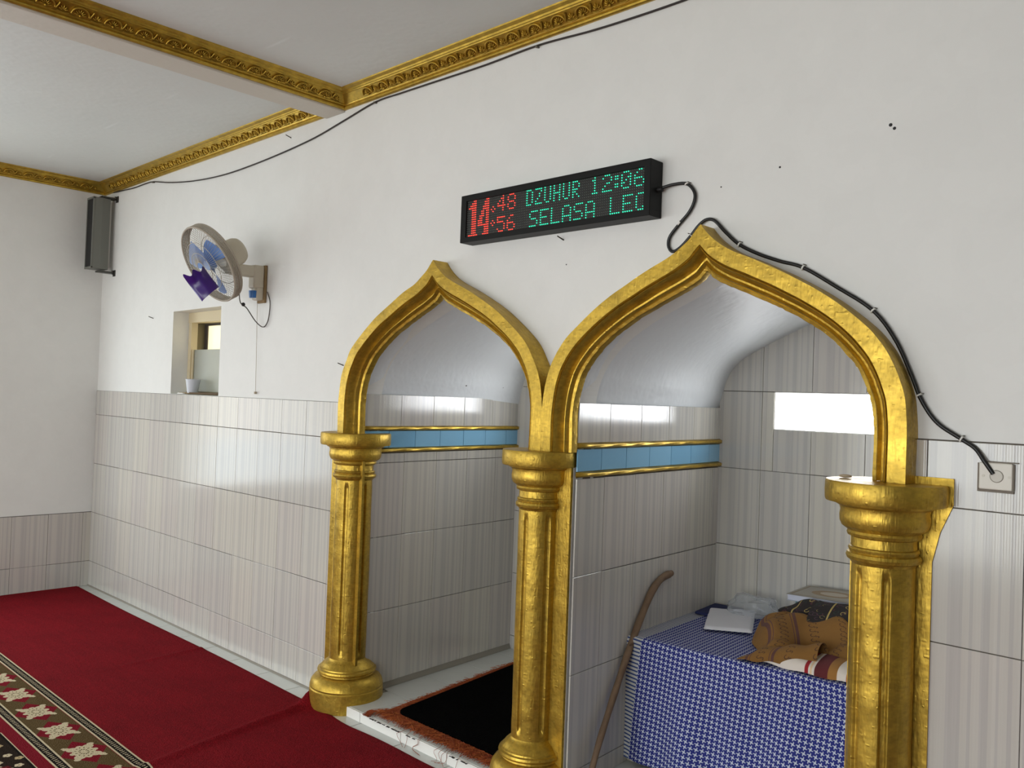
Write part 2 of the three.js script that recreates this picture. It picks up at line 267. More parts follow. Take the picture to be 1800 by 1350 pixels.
// ------------------------------------------------------------------ the two niches
const vaultBack = [[-.68, 1.62], [-.672, 1.69], [-.655, 1.755], [-.623, 1.827], [-.562, 1.89], [-.443, 1.958], [-.32, 2.017], [-.2, 2.067], [-.1, 2.098], [0, 2.112]];
function niche(k) {
  const cx = CX[k], xl = k ? N2 : N1, bx = k ? 5.70 : 4.25, g = struct('niche'), xr = k ? 6.352 : 4.912;
  const wz = -.13, dir = V(xl(BACK) - xl(0), 0, BACK).normalize(), nrm = V(-dir.z, 0, dir.x).normalize(); if (nrm.x < 0) nrm.negate();
  const s = (z) => (-z) / -dir.z * 1;                                       // distance along the wall for a depth z
  const o = V(xl(0), 0, 0), len = s(BACK);
  // left side wall
  const slabPts = [[xl(-.06) - .08, -.06], [xl(-.06), -.06], [xl(BACK), BACK], [xl(BACK) - .08, BACK]];
  const flat = (pts, y0, y1) => boxUV(new THREE.ExtrudeGeometry(profileZ(pts.map(([x, z]) => [x, -z])), { depth: y1 - y0, bevelEnabled: false }).rotateX(-Math.PI / 2).translate(0, y0, 0));
  const side = part('side_wall', flat(slabPts, -.1, k ? 1.643 : 1.65), M.grout, g);
  const R = k ? [.13, .53, .93, 1.332] : [.08, .48, .88, 1.28, 1.332], top = k ? [1.478, 1.645] : [1.478, 1.652];
  const low = k ? [-.21, -.464, -.72, -.975, -1.23] : [-.05, -.31, -.566, -.828, -1.094], up = k ? [-.24, -.50, -.755, -1.01, -1.265] : [-.02, -.275, -.53, -.79, -1.05], blue = k ? [-.18, -.38, -.58, -.785, -.985, -1.185] : [-.19, -.39, -.59, -.79, -.99, -1.19];
  const joints = (L) => [0.003, ...L.map(s).filter((q) => q > .06), len].sort((a, b) => a - b);
  tileField(side, o, dir, nrm, joints(low), k ? [NF, ...R] : R);
  tileField(side, o, dir, nrm, joints(up), top);
  tileField(side, o, dir, nrm, joints(blue), [1.36, 1.4535], { mats: M.blueTile, name: 'blue_tile', gv: .0022 });
  if (!k) part('mortar_skirt', boxUV(grid(12, 1, (u, v) => { const p = o.clone().addScaledVector(dir, .05 + u * (len - .05)).addScaledVector(nrm, .004 + .014 * (1 - v)); return [p.x, lerp(NF + .001, .084, v), p.z]; })), M.mortar, side);
  for (const [y0, y1, d] of [[1.454, 1.4805, .02], [1.335, 1.361, .022]]) {
    const bar = boxUV(grid(40, 10, (u, v) => { const a = v * Math.PI, p = o.clone().addScaledVector(dir, u * len).addScaledVector(nrm, .002 + d * Math.min(1, u * 90) * Math.min(1, 1.5 * Math.sin(a)) + .0012 * Math.sin(u * 50 + v * 9)); return [p.x, lerp(y1, y0, v) + .001 * Math.sin(u * 37), p.z]; }));
    part('gilt_moulding', bar, M.goldFine, g);
  }
  // back wall with its slot
  const hole = [bx - .37, bx + .37, 1.545, 1.733];
  const back = part('back_wall', wallWith([[xl(BACK) - .1, -.1], [xr + .1, -.1], [xr + .1, 2.25], [xl(BACK) - .1, 2.25]], [hole], .1).translate(0, 0, BACK - .102), M.grout, g);
  part('slot_reveal', [box(hole[0], hole[1], hole[2] - .001, hole[2] + .003, BACK - .1, BACK + .003), box(hole[0], hole[1], hole[3] - .003, hole[3] + .001, BACK - .1, BACK + .003), box(hole[0] - .001, hole[0] + .003, hole[2], hole[3], BACK - .1, BACK + .003), box(hole[1] - .003, hole[1] + .001, hole[2], hole[3], BACK - .1, BACK + .003)], M.white, back);
  const x0 = xl(BACK), bc = k ? [x0, 5.265, 5.527, 5.79, 6.052, xr] : [x0, 3.80, 4.06, 4.32, 4.58, 4.84, xr];
  tileField(back, V(0, 0, BACK), V(1, 0, 0), V(0, 0, 1), bc, [NF, .135, .535, .935, 1.334, 1.734, 2.13], { holes: [hole] });
  // right side wall, vault, floor
  const right = part('side_wall', box(xr, xr + .06, -.1, 1.66, BACK, -.004), M.grout, g);
  tileField(right, V(xr, 0, BACK), V(0, 0, 1), V(-1, 0, 0), range(0, -BACK - .01, .26), [NF, .13, .53, .93, 1.332, 1.65]);
  const vb = spline2(vaultBack), NV = 30;
  const prof = (side2, t, f) => { const a = halfAt(innC, 1 / 11 + (10 / 11) * t), b = halfAt(vb, t); const wl = side2 < 0 ? cx - xl(0) : xr - cx; const off = side2 * .014 * Math.max(0, 1 - t * 7); return [off + lerp(cx + side2 * a[0] * wl / .602, side2 < 0 ? bx + b[0] : lerp(xr, bx, 1 - -b[0] / .68), f), lerp(a[1] + .012, b[1], f)]; };
  const vg = boxUV(toCreasedNormals(grid(2 * NV, 14, (u, v) => { const q = u < .5 ? prof(-1, u * 2, v) : prof(1, (1 - u) * 2, v); const w = .006 * Math.sin(u * 23 + v * 3) * Math.sin(v * 7) * (v > .02 ? 1 : 0); return [q[0], q[1] + w * .6, lerp(-.004, BACK, v)]; }), 1.2));
  part('vault', vg, M.vault, g);
  const fl = part('niche_floor', [flat([[xl(-.1) - .05, -.1], [xr + .05, -.1], [xr + .05, BACK], [xl(BACK) - .05, BACK]], -.1, NF - .004)], M.mortar, g);
  const fx = [xl(BACK) - .01, 3.87 + (k ? 1.32 : 0), 4.2 + (k ? 1.32 : 0), 4.53 + (k ? 1.32 : 0), 4.86 + (k ? 1.32 : 0), xr + .02].filter((q) => q < xr + .03), fz = [.079, -.215, -.54, -.86, -1.18, BACK];
  for (let i = 0; i + 1 < fx.length; i++) for (let j = 0; j + 1 < fz.length; j++) {
    if (fx[i + 1] - fx[i] < .03) continue;
    const a = j ? fx[i] : Math.max(fx[i], k ? 5.09 : 3.70), b = j ? fx[i + 1] : Math.min(fx[i + 1], k ? 6.30 : 4.88); if (b - a < .02) continue;
    part('tile', rbox(a + .0015, b - .0015, NF - .008, NF, fz[j + 1] + .0015, fz[j] - .0015, .0015, 1), M.floorTile, fl);
  }
}
niche(0); niche(1);
// threshold steps under the arches
for (const [x0, x1, js] of [[3.735, 4.845, [3.857, 4.182, 4.508]], [5.075, 6.27, [5.17, 5.5, 5.83, 6.16]]]) {
  const g = struct('threshold_step'), e = [x0, ...js, x1];
  part('core', box(x0, x1, -.006, NF - .009, -.12, .083), M.mortar, g);
  for (let i = 0; i + 1 < e.length; i++) {
    part('tile', rbox(e[i] + .0015, e[i + 1] - .0015, 0, NF - .001, .078, .088, .002, 1), M.stepTile, g);
  }
}
{
  const marks = (x0, x1) => { const L = []; for (let x = x0; x < x1; x += .012) if (rnd() < .8) L.push(box(x, x + rr(.006, .014), NF, NF + .0012, .094 + rr(-.002, .002), .094 + rr(.006, .011))); return L; };
  single('adhesive_residue', marks(3.93, 4.17), M.black, 'broken black adhesive line on left tile of white step edge', 'adhesive mark', 'adhesive left on the step');
  single('adhesive_residue', marks(4.22, 4.30), M.black, 'short black adhesive smear near middle of white step edge', 'adhesive mark', 'adhesive left on the step');
  single('adhesive_residue', marks(4.54, 4.65), M.black, 'black adhesive line on step edge beside the middle column', 'adhesive mark', 'adhesive left on the step');
}

// ------------------------------------------------------------------ gilt arches
const SEC = [[0, .001], [0, .088], [.006, .092], [.45, .092], [.47, .088], [.485, .078], [.50, .076], [.515, .084], [.54, .0865], [.565, .082], [.59, .07], [.64, .052], [.70, .0425], [.755, .041], [.785, .046], [.80, .053], [.82, .056], [.845, .052], [.855, .040], [.87, .037], [.90, .0385], [.985, .034], [1, .028], [1, .001]];
CX.forEach((cx, k) => {
  const t = thing('gilt_arch', k ? 'gilt ogee arch edged by black cable, over the niche with the table' : 'gilt ogee arch over the niche with the black rug', 'arch', [cx, 0, 0]);
  const NT = 90, ts = (u) => (u < .5 ? u * 2 : (1 - u) * 2), n = SEC.length - 1;
  const g = grid(2 * NT, n * 1, (u, v) => {
    const w = ts(u), sg = u < .5 ? -1 : 1, a = halfAt(outC, w), b = halfAt(innC, w), [s, z] = SEC[Math.round(v * n)];
    const wob = .0022 * (noise(u, .3, 40, 4, 5 + k) - .5) + (s > .95 ? .004 * (noise(u, .6, 160, 4, 9 + k) - .5) : 0), zz = z > .05 ? z + .003 * (noise(u, s, 30, 3, 15 + k) - .5) : z;
    return [sg * (lerp(a[0], b[0], s) + wob), lerp(a[1], b[1], s) + wob * .7, zz];
  });
  const ix = g.index.array; for (let i = 0; i < ix.length; i += 3) { const q = ix[i]; ix[i] = ix[i + 1]; ix[i + 1] = q; }
  g.computeVertexNormals();
  part('arch_band', boxUV(toCreasedNormals(g, .55)), M.gold, t);
});

// ------------------------------------------------------------------ gilt half columns
const PROF = [[0, 0], [1.04, 0], [1.045, .05], [1.04, .098], [1.02, .104], [1.035, .112], [1.0, .135], [.93, .152], [.84, .163], [.76, .168], [.745, .174], [.80, .178], [.835, .187], [.82, .196], [.77, .20], [.76, .206], [.72, .212], [.68, .222], [.60, .234], [.545, .241], [.52, .25]];
const CAP = [[.52, 1.19], [.55, 1.199], [.60, 1.204], [.62, 1.214], [.60, 1.223], [.565, 1.226], [.575, 1.231], [.585, 1.236], [.57, 1.241], [.54, 1.244], [.535, 1.27], [.60, 1.275], [.615, 1.283], [.60, 1.29], [.64, 1.295], [.705, 1.303], [.74, 1.318], [.745, 1.335], [.73, 1.35], [.75, 1.362], [.82, 1.369], [.83, 1.374], [.90, 1.376], [.985, 1.377], [1.0, 1.384], [1.005, 1.41], [1.0, 1.434], [.985, 1.44], [0, 1.44]];
function lathe(pts, R, seg = 72) {
  const P = pts.map(([r, y]) => new THREE.Vector2(r * R, y)), g = new THREE.LatheGeometry(P, seg), uv = g.attributes.uv; let L = 0; const acc = [0]; for (let i = 1; i < P.length; i++) acc.push(L += P[i].distanceTo(P[i - 1]));
  for (let i = 0; i < uv.count; i++) uv.setXY(i, uv.getX(i) * 6.283 * R, acc[i % P.length]); return g;
}
function column(xc, zc, R, flutes, left, right, cutL, label) {
  const t = thing('gilt_column', label, 'column', [xc, 0, zc], 'gilt columns of the arcade');
  part('base', toCreasedNormals(lathe(PROF, R), .5), M.gold, t);
  const rs = R * .522, A = flutes.map((d) => d * Math.PI / 180), nu = 240, nv = 72;
  const sh = grid(nu, nv, (u, v) => {
    const a = u * Math.PI * 2, y = .235 + v * (1.20 - .235); let d = 0;
    for (const f of A) { let q = Math.abs(((a - f + Math.PI * 3) % (Math.PI * 2)) - Math.PI) * rs; const e = Math.max(0, y - 1.155, .29 - y); q = Math.hypot(q, e * .7); d = Math.max(d, 1 - sstep(q, .0075, .0115)); }
    const r = rs * (1 + .014 * Math.sin(Math.PI * v)) - .010 * d + .0016 * (noise(u, v, 9, 14, 3 + Math.round(xc)) - .5);
    return [r * Math.cos(a), y, r * Math.sin(a), u * 6.283 * rs, y];
  });
  const ix = sh.index.array; for (let i = 0; i < ix.length; i += 3) { const q = ix[i]; ix[i] = ix[i + 1]; ix[i + 1] = q; } sh.computeVertexNormals();
  part('shaft', sh, M.gold, t); part('capital', toCreasedNormals(lathe(CAP, R), .5), M.gold, t);
  const l = left - xc, r = right - xc, fl = .055;
  part('pilaster', toCreasedNormals(extr([[l, 0], [r, 0], [r, 1.21], ...(cutL === 2 ? [[r + .02, 1.30], [r + fl, 1.385], [r + fl, 1.462], [.02, 1.462], [.02, 1.43]] : [[r, 1.43]]), [l, 1.43]], -zc + .0005, -zc + .014), .4), M.gold, t);
  return t;
}
column(3.583, -.02, .186, [0, 59, 118, 240, 300], 3.42, 3.70, 0, 'gilt fluted half column nearest the wall window, beside the red carpet fold');
column(4.957, .02, .166, [23, 88, 150, 240, 300], 4.852, 5.117, 1, 'middle gilt fluted half column between the two niches');
column(6.385, .05, .172, [63, 116, 170, 240, 300], 6.27, 6.512, 2, 'gilt fluted half column beside the cable outlet plate, closest to the viewer');

// ------------------------------------------------------------------ window_1 in the front wall
{
  const g = struct('window_1'), cream = std({ color: 0xcdbf9d, roughness: .55 }), brown = std({ color: 0x6d6244, roughness: .6 }), dark = std({ color: 0x3a322c, roughness: .7 });
  const pane = phys({ color: 0xb9bcb2, roughness: .35, transmission: .35 }), lit = phys({ color: 0xfff6dc, roughness: .8, transmission: .85 });
  part('frame_head', rbox(1.352, 2.07, 2.118, 2.196, -.17, -.115), cream, g);
  part('frame_stile', rbox(1.362, 1.40, 1.60, 2.12, -.17, -.115), cream, g); part('frame_stile', rbox(2.03, 2.068, 1.60, 2.12, -.17, -.115), cream, g);
  part('frame_sill', rbox(1.36, 2.07, 1.60, 1.625, -.17, -.115), brown, g);
  part('side_board', box(1.385, 1.40, 1.61, 2.13, -.222, -.165), brown, g); part('head_board', box(1.385, 2.06, 2.118, 2.135, -.222, -.165), brown, g);
  part('casing', [box(1.395, 1.436, 1.6, 2.12, -.235, -.218), box(1.436, 2.06, 2.105, 2.12, -.235, -.218)], dark, g);
  part('pane', box(1.43, 2.03, 1.625, 2.11, -.232, -.228), lit, g);
  part('lower_panel', rbox(1.398, 2.032, 1.62, 1.925, -.150, -.142, .002), pane, g);
  part('panel_bead', rbox(1.40, 1.415, 1.63, 1.925, -.14, -.128, .002), cream, g);
  const ledge = []; for (const [a, b, z, r] of [[1.45, 1.92, -.05, .06], [1.60, 2.05, -.03, -.04], [1.5, 1.85, -.085, .02]]) ledge.push(new THREE.BoxGeometry(b - a, .008, .03).rotateY(r).translate((a + b) / 2, 1.607 + (z + .09) * .12, z));
  single('wood_scrap', boxUV(merge([ledge[0]])), std({ color: 0x8a734f, roughness: .8 }), 'thin brown lath lying furthest left on the window ledge', 'lath', 'laths on the window ledge');
  single('wood_scrap', boxUV(merge([ledge[1]])), std({ color: 0x5c4630, roughness: .8 }), 'dark brown lath on window ledge reaching the right reveal', 'lath', 'laths on the window ledge');
  const cup = new THREE.LatheGeometry([[0, 0], [.034, 0], [.036, .004], [.05, .092], [.052, .098], [.048, .096], [.034, .008], [0, .008]].map((q) => new THREE.Vector2(...q)), 28);
  single('plastic_cup', cup.rotateZ(-.05).translate(1.575, 1.612, -.06), phys({ color: 0xdfe3ea, roughness: .35, transmission: .25 }), 'white plastic cup standing on the small window ledge', 'cup');
  single('plastic_strip', rbox(1.44, 1.53, 1.604, 1.612, -.05, -.012, .003), M.white, 'flat white plastic strip on the ledge in front of the cup', 'strip');
}

// ------------------------------------------------------------------ red prayer carpet
{
  const t = thing('prayer_carpet', 'long red prayer carpet with a patterned border along the wall', 'carpet');
  const red = tex(512, 512, (u, v) => { const a = fbm(u, v, 6, 6, 4, 71), b = noise(u, v, 256, 256, 73), c = fbm(u, v, 3, 40, 3, 79), k = 1 + .12 * (a - .5) + .34 * (b - .5) + .07 * (c - .5); return [120 * k, 22 * k, 30 * k]; }, true, [1.1, 1.1]);
  const pile = tex(512, 512, (u, v) => .7 * noise(u, v, 256, 256, 81) + .3 * fbm(u, v, 60, 60, 2, 83), false, [1.6, 1.6]);
  const plain = phys({ map: red, bumpMap: pile, bumpScale: .006, roughness: 1, specularIntensity: .12 });
  // border print: 0.96 m x 0.96 m, t runs away from the wall starting at z = 1.07
  const border = canvasTex(1536, 1536, (c, W) => {
    const k = W / .96, cream = '#cdbf9f', black = '#17120f', red2 = '#7a1624', olive = '#5b4a2e';
    c.fillStyle = red2; c.fillRect(0, 0, W, W); const Y = (z) => (z - 1.07) * k;
    const bead = (z) => { c.fillStyle = cream; c.fillRect(0, Y(z), W, .055 * k); c.fillStyle = black; c.fillRect(0, Y(z + .009), W, .037 * k); for (let i = 0; i < 48; i++) { const x = (i + .5) * W / 48; c.fillStyle = cream; c.beginPath(); if (i % 3 === 1) { c.ellipse(x, Y(z + .0275), .006 * k, .0085 * k, 0, 0, 7); c.fill(); c.fillStyle = black; c.beginPath(); c.ellipse(x, Y(z + .0275), .0028 * k, .004 * k, 0, 0, 7); c.fill(); } else { c.ellipse(x, Y(z + .0275), .003 * k, .013 * k, -.35, 0, 7); c.fill(); } } };
    c.fillStyle = olive; c.fillRect(0, Y(1.13), W, .19 * k);
    for (let i = 0; i < 2600; i++) { c.fillStyle = rnd() < .5 ? '#43351f' : '#6d5a3a'; c.fillRect(rnd() * W, Y(1.13) + rnd() * .19 * k, 5, 3); }
    for (let m = 0; m < 3; m++) {
      const cx = (m + .5) * W / 3, cy = Y(1.226);
      c.fillStyle = red2; c.beginPath(); c.moveTo(cx - .148 * k, cy); c.lineTo(cx, cy - .1 * k); c.lineTo(cx + .148 * k, cy); c.lineTo(cx, cy + .1 * k); c.fill();
      c.fillStyle = cream; for (const [x, y, r] of [[0, 0, .048], [-.05, -.034, .024], [.05, -.034, .024], [-.05, .034, .024], [.05, .034, .024], [-.072, -.052, .015], [.072, -.052, .015], [-.072, .052, .015], [.072, .052, .015], [-.036, 0, .034], [.036, 0, .034], [0, .045, .015], [0, -.045, .015], [-.066, 0, .012], [.066, 0, .012], [-.086, .06, .009], [.086, -.06, .009]]) { c.beginPath(); c.arc(cx + x * k, cy + y * k, r * k, 0, 7); c.fill(); }
      c.fillStyle = olive; for (let a = 0; a < 12; a++) { const q = a * Math.PI / 6; for (const d of [.024, .044]) { c.beginPath(); c.ellipse(cx + Math.cos(q) * d * 1.2 * k, cy + Math.sin(q) * d * .72 * k, .0055 * k, .0032 * k, q, 0, 7); c.fill(); } }
    }
    bead(1.072); bead(1.32);
    c.fillStyle = black; c.fillRect(0, Y(1.43), W, W); c.fillStyle = '#2a2018'; c.fillRect(.03 * k, Y(1.445), W - .06 * k, W);
    c.strokeStyle = cream; c.lineWidth = .005 * k; c.strokeRect(.015 * k, Y(1.432), W - .03 * k, W);
    c.fillStyle = red2; c.fillRect(-.015 * k, Y(1.425), .03 * k, W); c.fillRect(W - .015 * k, Y(1.425), .03 * k, W);
    c.fillStyle = '#b7a37c'; c.fillRect(.14 * k, Y(1.56), W - .28 * k, W);
    for (let i = 0; i < 260; i++) { const x = rr(.04, .92) * k, y = Y(rr(1.45, 2.02)); c.fillStyle = ['#b7a37c', '#8f7a52', '#cdbf9f', '#6a1822'][i % 4]; for (let p = 0; p < 5; p++) { c.beginPath(); c.arc(x + Math.cos(p * 1.26) * .011 * k, y + Math.sin(p * 1.26) * .011 * k, .0085 * k, 0, 7); c.fill(); } }
  }, [1 / .96, 1 / .96]); border.flipY = false;
  const patterned = phys({ map: border, bumpMap: pile, bumpScale: .005, roughness: 1, specularIntensity: .12 });
  const seg = (x, z, x0, z0, x1, z1) => { const dx = x1 - x0, dz = z1 - z0, q = clamp(((x - x0) * dx + (z - z0) * dz) / (dx * dx + dz * dz), 0, 1); return [Math.hypot(x - x0 - q * dx, z - z0 - q * dz), q]; };
  const height = (x, z) => {
    const [d1, q1] = seg(x, z, 2.225, .10, 2.29, .85), [d2, q2] = seg(x, z, 3.47, .05, 3.72, 1.25);
    let h = .007 + .011 * Math.exp(-((d1 / .02) ** 2)) * (1 - q1) + .024 * Math.exp(-((d2 / .024) ** 2)) * (1 - .55 * q2) + .0012 * (noise(x / 4, z / 4, 16, 16, 91));
    const [dc] = seg(x, z, 3.47, .06, 3.50, .15); h += .05 * Math.exp(-((dc / .045) ** 2)); return h;
  };
  const edge = (x) => .085 + .03 * sstep(x, .2, 2.2) + .012 * Math.sin(x * 2.1) - .03 * Math.exp(-(((x - 3.47) / .05) ** 2)) + .028 * sstep(x, 3.55, 3.9) + .008 * Math.sin(x * 7.3) * sstep(x, 3.5, 4);
  const sheet = (x0, x1, zf, z1, nx, nz, uvz) => grid(nx, nz, (u, v) => { const x = lerp(x0, x1, u), za = zf(x), z = lerp(z1, za, v); const skirt = v > .999 && zf === edge ? 0 : 1; return [x, skirt ? height(x, z) : .0012, z, x, z - uvz]; });
  part('plain_field', sheet(.02, 9.6, edge, 1.072, 480, 56, 0), plain, t);
  part('patterned_border', sheet(.02, 9.6, () => 1.072, 2.03, 320, 40, 1.07), patterned, t);
  part('plain_field', sheet(.02, 9.6, () => 2.03, 5.9, 60, 24, 0), plain, t);
}

// ------------------------------------------------------------------ black rug with a rust fringe in the left niche
{
  const t = thing('fringed_rug', 'black rug with a rust coloured fringe on the left niche floor', 'rug', [0, NF, 0]);
  const X0 = 3.985, X1 = 4.83, Z0 = -1.26, Z1 = -.045, rc = .06, s = new THREE.Shape();
  const L = (z) => X0 + .155 * (z - Z1) * -1 * -1 * .95;                   // left edge follows the splayed wall
  s.moveTo(X0 + rc, -Z1 + .0); s.lineTo(X1, -Z1); s.lineTo(X1, -Z0); s.lineTo(L(Z0), -Z0); s.lineTo(X0 - .008, -Z1 + rc); s.quadraticCurveTo(X0, -Z1, X0 + rc, -Z1);
  const body = new THREE.ExtrudeGeometry(s, { depth: .012, bevelEnabled: true, bevelSize: .004, bevelThickness: .003, bevelSegments: 2 }).rotateX(-Math.PI / 2);
  const wool = tex(256, 256, (u, v) => noise(u, v, 128, 128, 101), false, [3, 3]);
  part('pile', boxUV(body), phys({ color: 0x050505, roughness: 1, specularIntensity: .05, bumpMap: wool, bumpScale: .004 }), t);
  const rust = std({ color: 0x96441c, roughness: .95 }), rust2 = std({ color: 0xb3602a, roughness: .95 });
  const band = new THREE.Shape(); band.moveTo(X0 - .055, -Z1 - .07); band.lineTo(X1, -Z1 - .07); band.lineTo(X1, -Z0); band.lineTo(L(Z0) - .04, -Z0); band.lineTo(X0 - .06, -Z1 + .03); band.closePath();
  part('border', boxUV(new THREE.ExtrudeGeometry(band, { depth: .006, bevelEnabled: false }).rotateX(-Math.PI / 2)), rust, t);
  const hairs = [], hair2 = [];
  for (let i = 0; i < 1700; i++) {
    const front = i < 1350, x = front ? rr(X0 - .06, X1) : 0, z = front ? Z1 + rr(.01, .07) : rr(Z0, Z1 + .03), a0 = front ? V(x, rr(.007, .013), z) : V(L(z) - .03 + rr(-.012, .03), rr(.007, .012), z);
    const len = front ? rr(.03, .085) : rr(.018, .04), d = front ? rr(-1, 1) : Math.PI / 2 + rr(-1.2, 1.2), dx = front ? Math.sin(d) : -Math.abs(Math.sin(d)), dz = front ? Math.cos(d) * .75 : Math.cos(d);
    const m = a0.clone().add(V(dx * len * .5, rr(.001, .006), dz * len * .5)), e = a0.clone().add(V(dx * len + rr(-.01, .01), rr(-.004, -.002), dz * len)); e.y = Math.max(.0015, e.y);
    if (e.z > .09) e.y = Math.max(.0015 - (e.z - .09), -.03);
    (i % 3 ? hairs : hair2).push(new THREE.TubeGeometry(new THREE.QuadraticBezierCurve3(a0, m, e), 4, .0011, 3));
  }
  for (let i = 0; i < 9; i++) { const x = rr(4.15, 4.62); hairs.push(tube([[x, .004, .06], [x + .01, .003, .09], [x + rr(-.02, .02), -.015, .096], [x + rr(-.03, .03), -.044, .1], [x + rr(-.06, .06), -.047, .12]], .001, 10, 3)); }
  for (let i = 0; i < 40; i++) { const a = i / 39; hairs.push(tube([[X0 - .05, .008, .02], [X0 - .06 - .04 * a, .012, .05], [X0 - .045 + rr(-.03, .02) - .02 * a, .004, .09 + rr(0, .015)]], .0014, 6, 3)); }
  part('fringe', hairs, rust, t).userData.kind = 'stuff'; part('fringe', hair2, rust2, t).userData.kind = 'stuff';
}

// ------------------------------------------------------------------ LED prayer clock
{
  const X0 = 4.463, X1 = 5.508, Y0 = 2.355, Y1 = 2.571, D = .082;
  const t = thing('led_prayer_clock', 'black framed LED clock with red time and green text above the arches', 'clock', [X0, Y0, 0]);
  const W = X1 - X0, Hh = Y1 - Y0, alu = phys({ color: 0x0c0d0d, roughness: .5, specularIntensity: .45 }), f = .03, dx0 = .036, dx1 = W - .030, dy0 = .024, dy1 = Hh - .028;
  part('housing', [rbox(0, W, 0, dy0, .002, D, .003), rbox(0, W, dy1, Hh, .002, D, .003), rbox(0, dx0, dy0 - .003, dy1 + .003, .002, D, .003), rbox(dx1, W, dy0 - .003, dy1 + .003, .002, D, .003), box(.002, W - .002, .002, Hh - .002, .001, .02)], alu, t);
  part('led_panel', box(dx0, dx1, dy0, dy1, 0.02, D - .007), std({ color: 0x0b0e0c, roughness: .5 }), t);
  const on = new Map(), F = {
    D: ['###.', '#..#', '#..#', '#..#', '#..#', '#..#', '###.'], Z: ['####', '...#', '..#.', '..#.', '.#..', '#...', '####'], U: ['#..#', '#..#', '#..#', '#..#', '#..#', '#..#', '.##.'], H: ['#..#', '#..#', '#..#', '####', '#..#', '#..#', '#..#'], R: ['###.', '#..#', '#..#', '###.', '##..', '#.#.', '#..#'],
    1: ['.#.', '##.', '.#.', '.#.', '.#.', '.#.', '###'], 2: ['.###.', '#...#', '....#', '..##.', '.#...', '#....', '#####'], ':': ['..', '##', '##', '..', '##', '##', '..'], 0: ['.###.', '#...#', '#..##', '#.#.#', '##..#', '#...#', '.###.'], 6: ['..##.', '.#...', '#....', '####.', '#...#', '#...#', '.###.'],
    S: ['.####', '#....', '#....', '.###.', '....#', '....#', '####.'], E: ['#####', '#....', '#....', '####.', '#....', '#....', '#####'], L: ['#....', '#....', '#....', '#....', '#....', '#....', '#####'], A: ['.###.', '#...#', '#...#', '#...#', '#####', '#...#', '#...#'], G: ['.###', '#...', '#...', '#...', '#...', '#..#', '.###'],
    4: ['...#.', '..##.', '.#.#.', '#..#.', '#####', '...#.', '...#.'], 8: ['.###.', '#...#', '#...#', '.###.', '#...#', '#...#', '.###.'], 5: ['#####', '#....', '####.', '....#', '....#', '#...#', '.###.'], d: ['.#.', '#.#', '.#.'],
    B: ['...##.', '..###.', '.####.', '#####.', '..###.', '..###.', '..###.', '..###.', '..###.', '..###.', '..###.', '..###.', '..###.', '..###.', '..###.', '######'], Q: ['.....##', '....###', '....###', '...####', '...####', '..##.##', '..##.##', '.###.##', '.##..##', '###..##', '###..##', '#######', '....###', '....###', '....###', '...####'],
  };
  const put = (ch, c, r, k) => F[ch].forEach((row, j) => [...row].forEach((q, i) => q === '#' && c + i < 96 && on.set((c + i) + ',' + (r + j), k)));
  put('B', 1, 0, 'r'); put('Q', 7, 0, 'r'); put('d', 15, 4, 'r'); put('d', 15, 10, 'r'); put('4', 19, 0, 'r'); put('8', 25, 0, 'r'); put('5', 19, 9, 'r'); put('6', 25, 9, 'r');
  [['D', 36], ['Z', 41], ['U', 46], ['H', 51], ['U', 56], ['R', 61], ['1', 71], ['2', 76], [':', 82], ['0', 85], ['6', 91]].forEach(([q, c]) => put(q, c, 0, 'g'));
  [['S', 38], ['E', 44], ['L', 50], ['A', 56], ['S', 62], ['A', 68], ['L', 80], ['E', 86], ['G', 92]].forEach(([q, c]) => put(q, c, 9, 'g'));
  const px = (dx1 - dx0) / 96, py = (dy1 - dy0) / 16, dome = new THREE.CylinderGeometry(.0012, .0030, .004, 8, 1).rotateX(Math.PI / 2), small = new THREE.CylinderGeometry(.0008, .0014, .002, 6, 1).rotateX(Math.PI / 2), lists = { r: [], g: [], o: [] };
  for (let j = 0; j < 16; j++) for (let i = 0; i < 96; i++) { const k = on.get(i + ',' + j) || 'o'; lists[k].push((k === 'o' ? small : dome).clone().translate(dx0 + (i + .5) * px, dy1 - (j + .5) * py, D - .0055)); }
  part('red_leds', lists.r, std({ color: 0x330000, emissive: new THREE.Color().setRGB(1, .055, .035), emissiveIntensity: 2.6 }), t).userData.kind = 'stuff';
  part('green_leds', lists.g, std({ color: 0x003318, emissive: new THREE.Color().setRGB(.03, .85, .45), emissiveIntensity: 1.8 }), t).userData.kind = 'stuff';
  part('unlit_leds', lists.o, std({ color: 0x8f9a90, roughness: .35 }), t).userData.kind = 'stuff';
  part('cable_gland', cyl([W - .004, .105, .03], [W + .02, .105, .03], .011, .009, 12), M.black, t);
  for (const x of [.235, .83]) part('hanger', [rbox(x - .012, x + .012, Hh - .004, Hh + .012, .0, .01, .003), new THREE.SphereGeometry(.007, 10, 6).translate(x, Hh + .008, .011)], std({ color: 0x8d8a80, roughness: .5, metalness: .6 }), t);
}

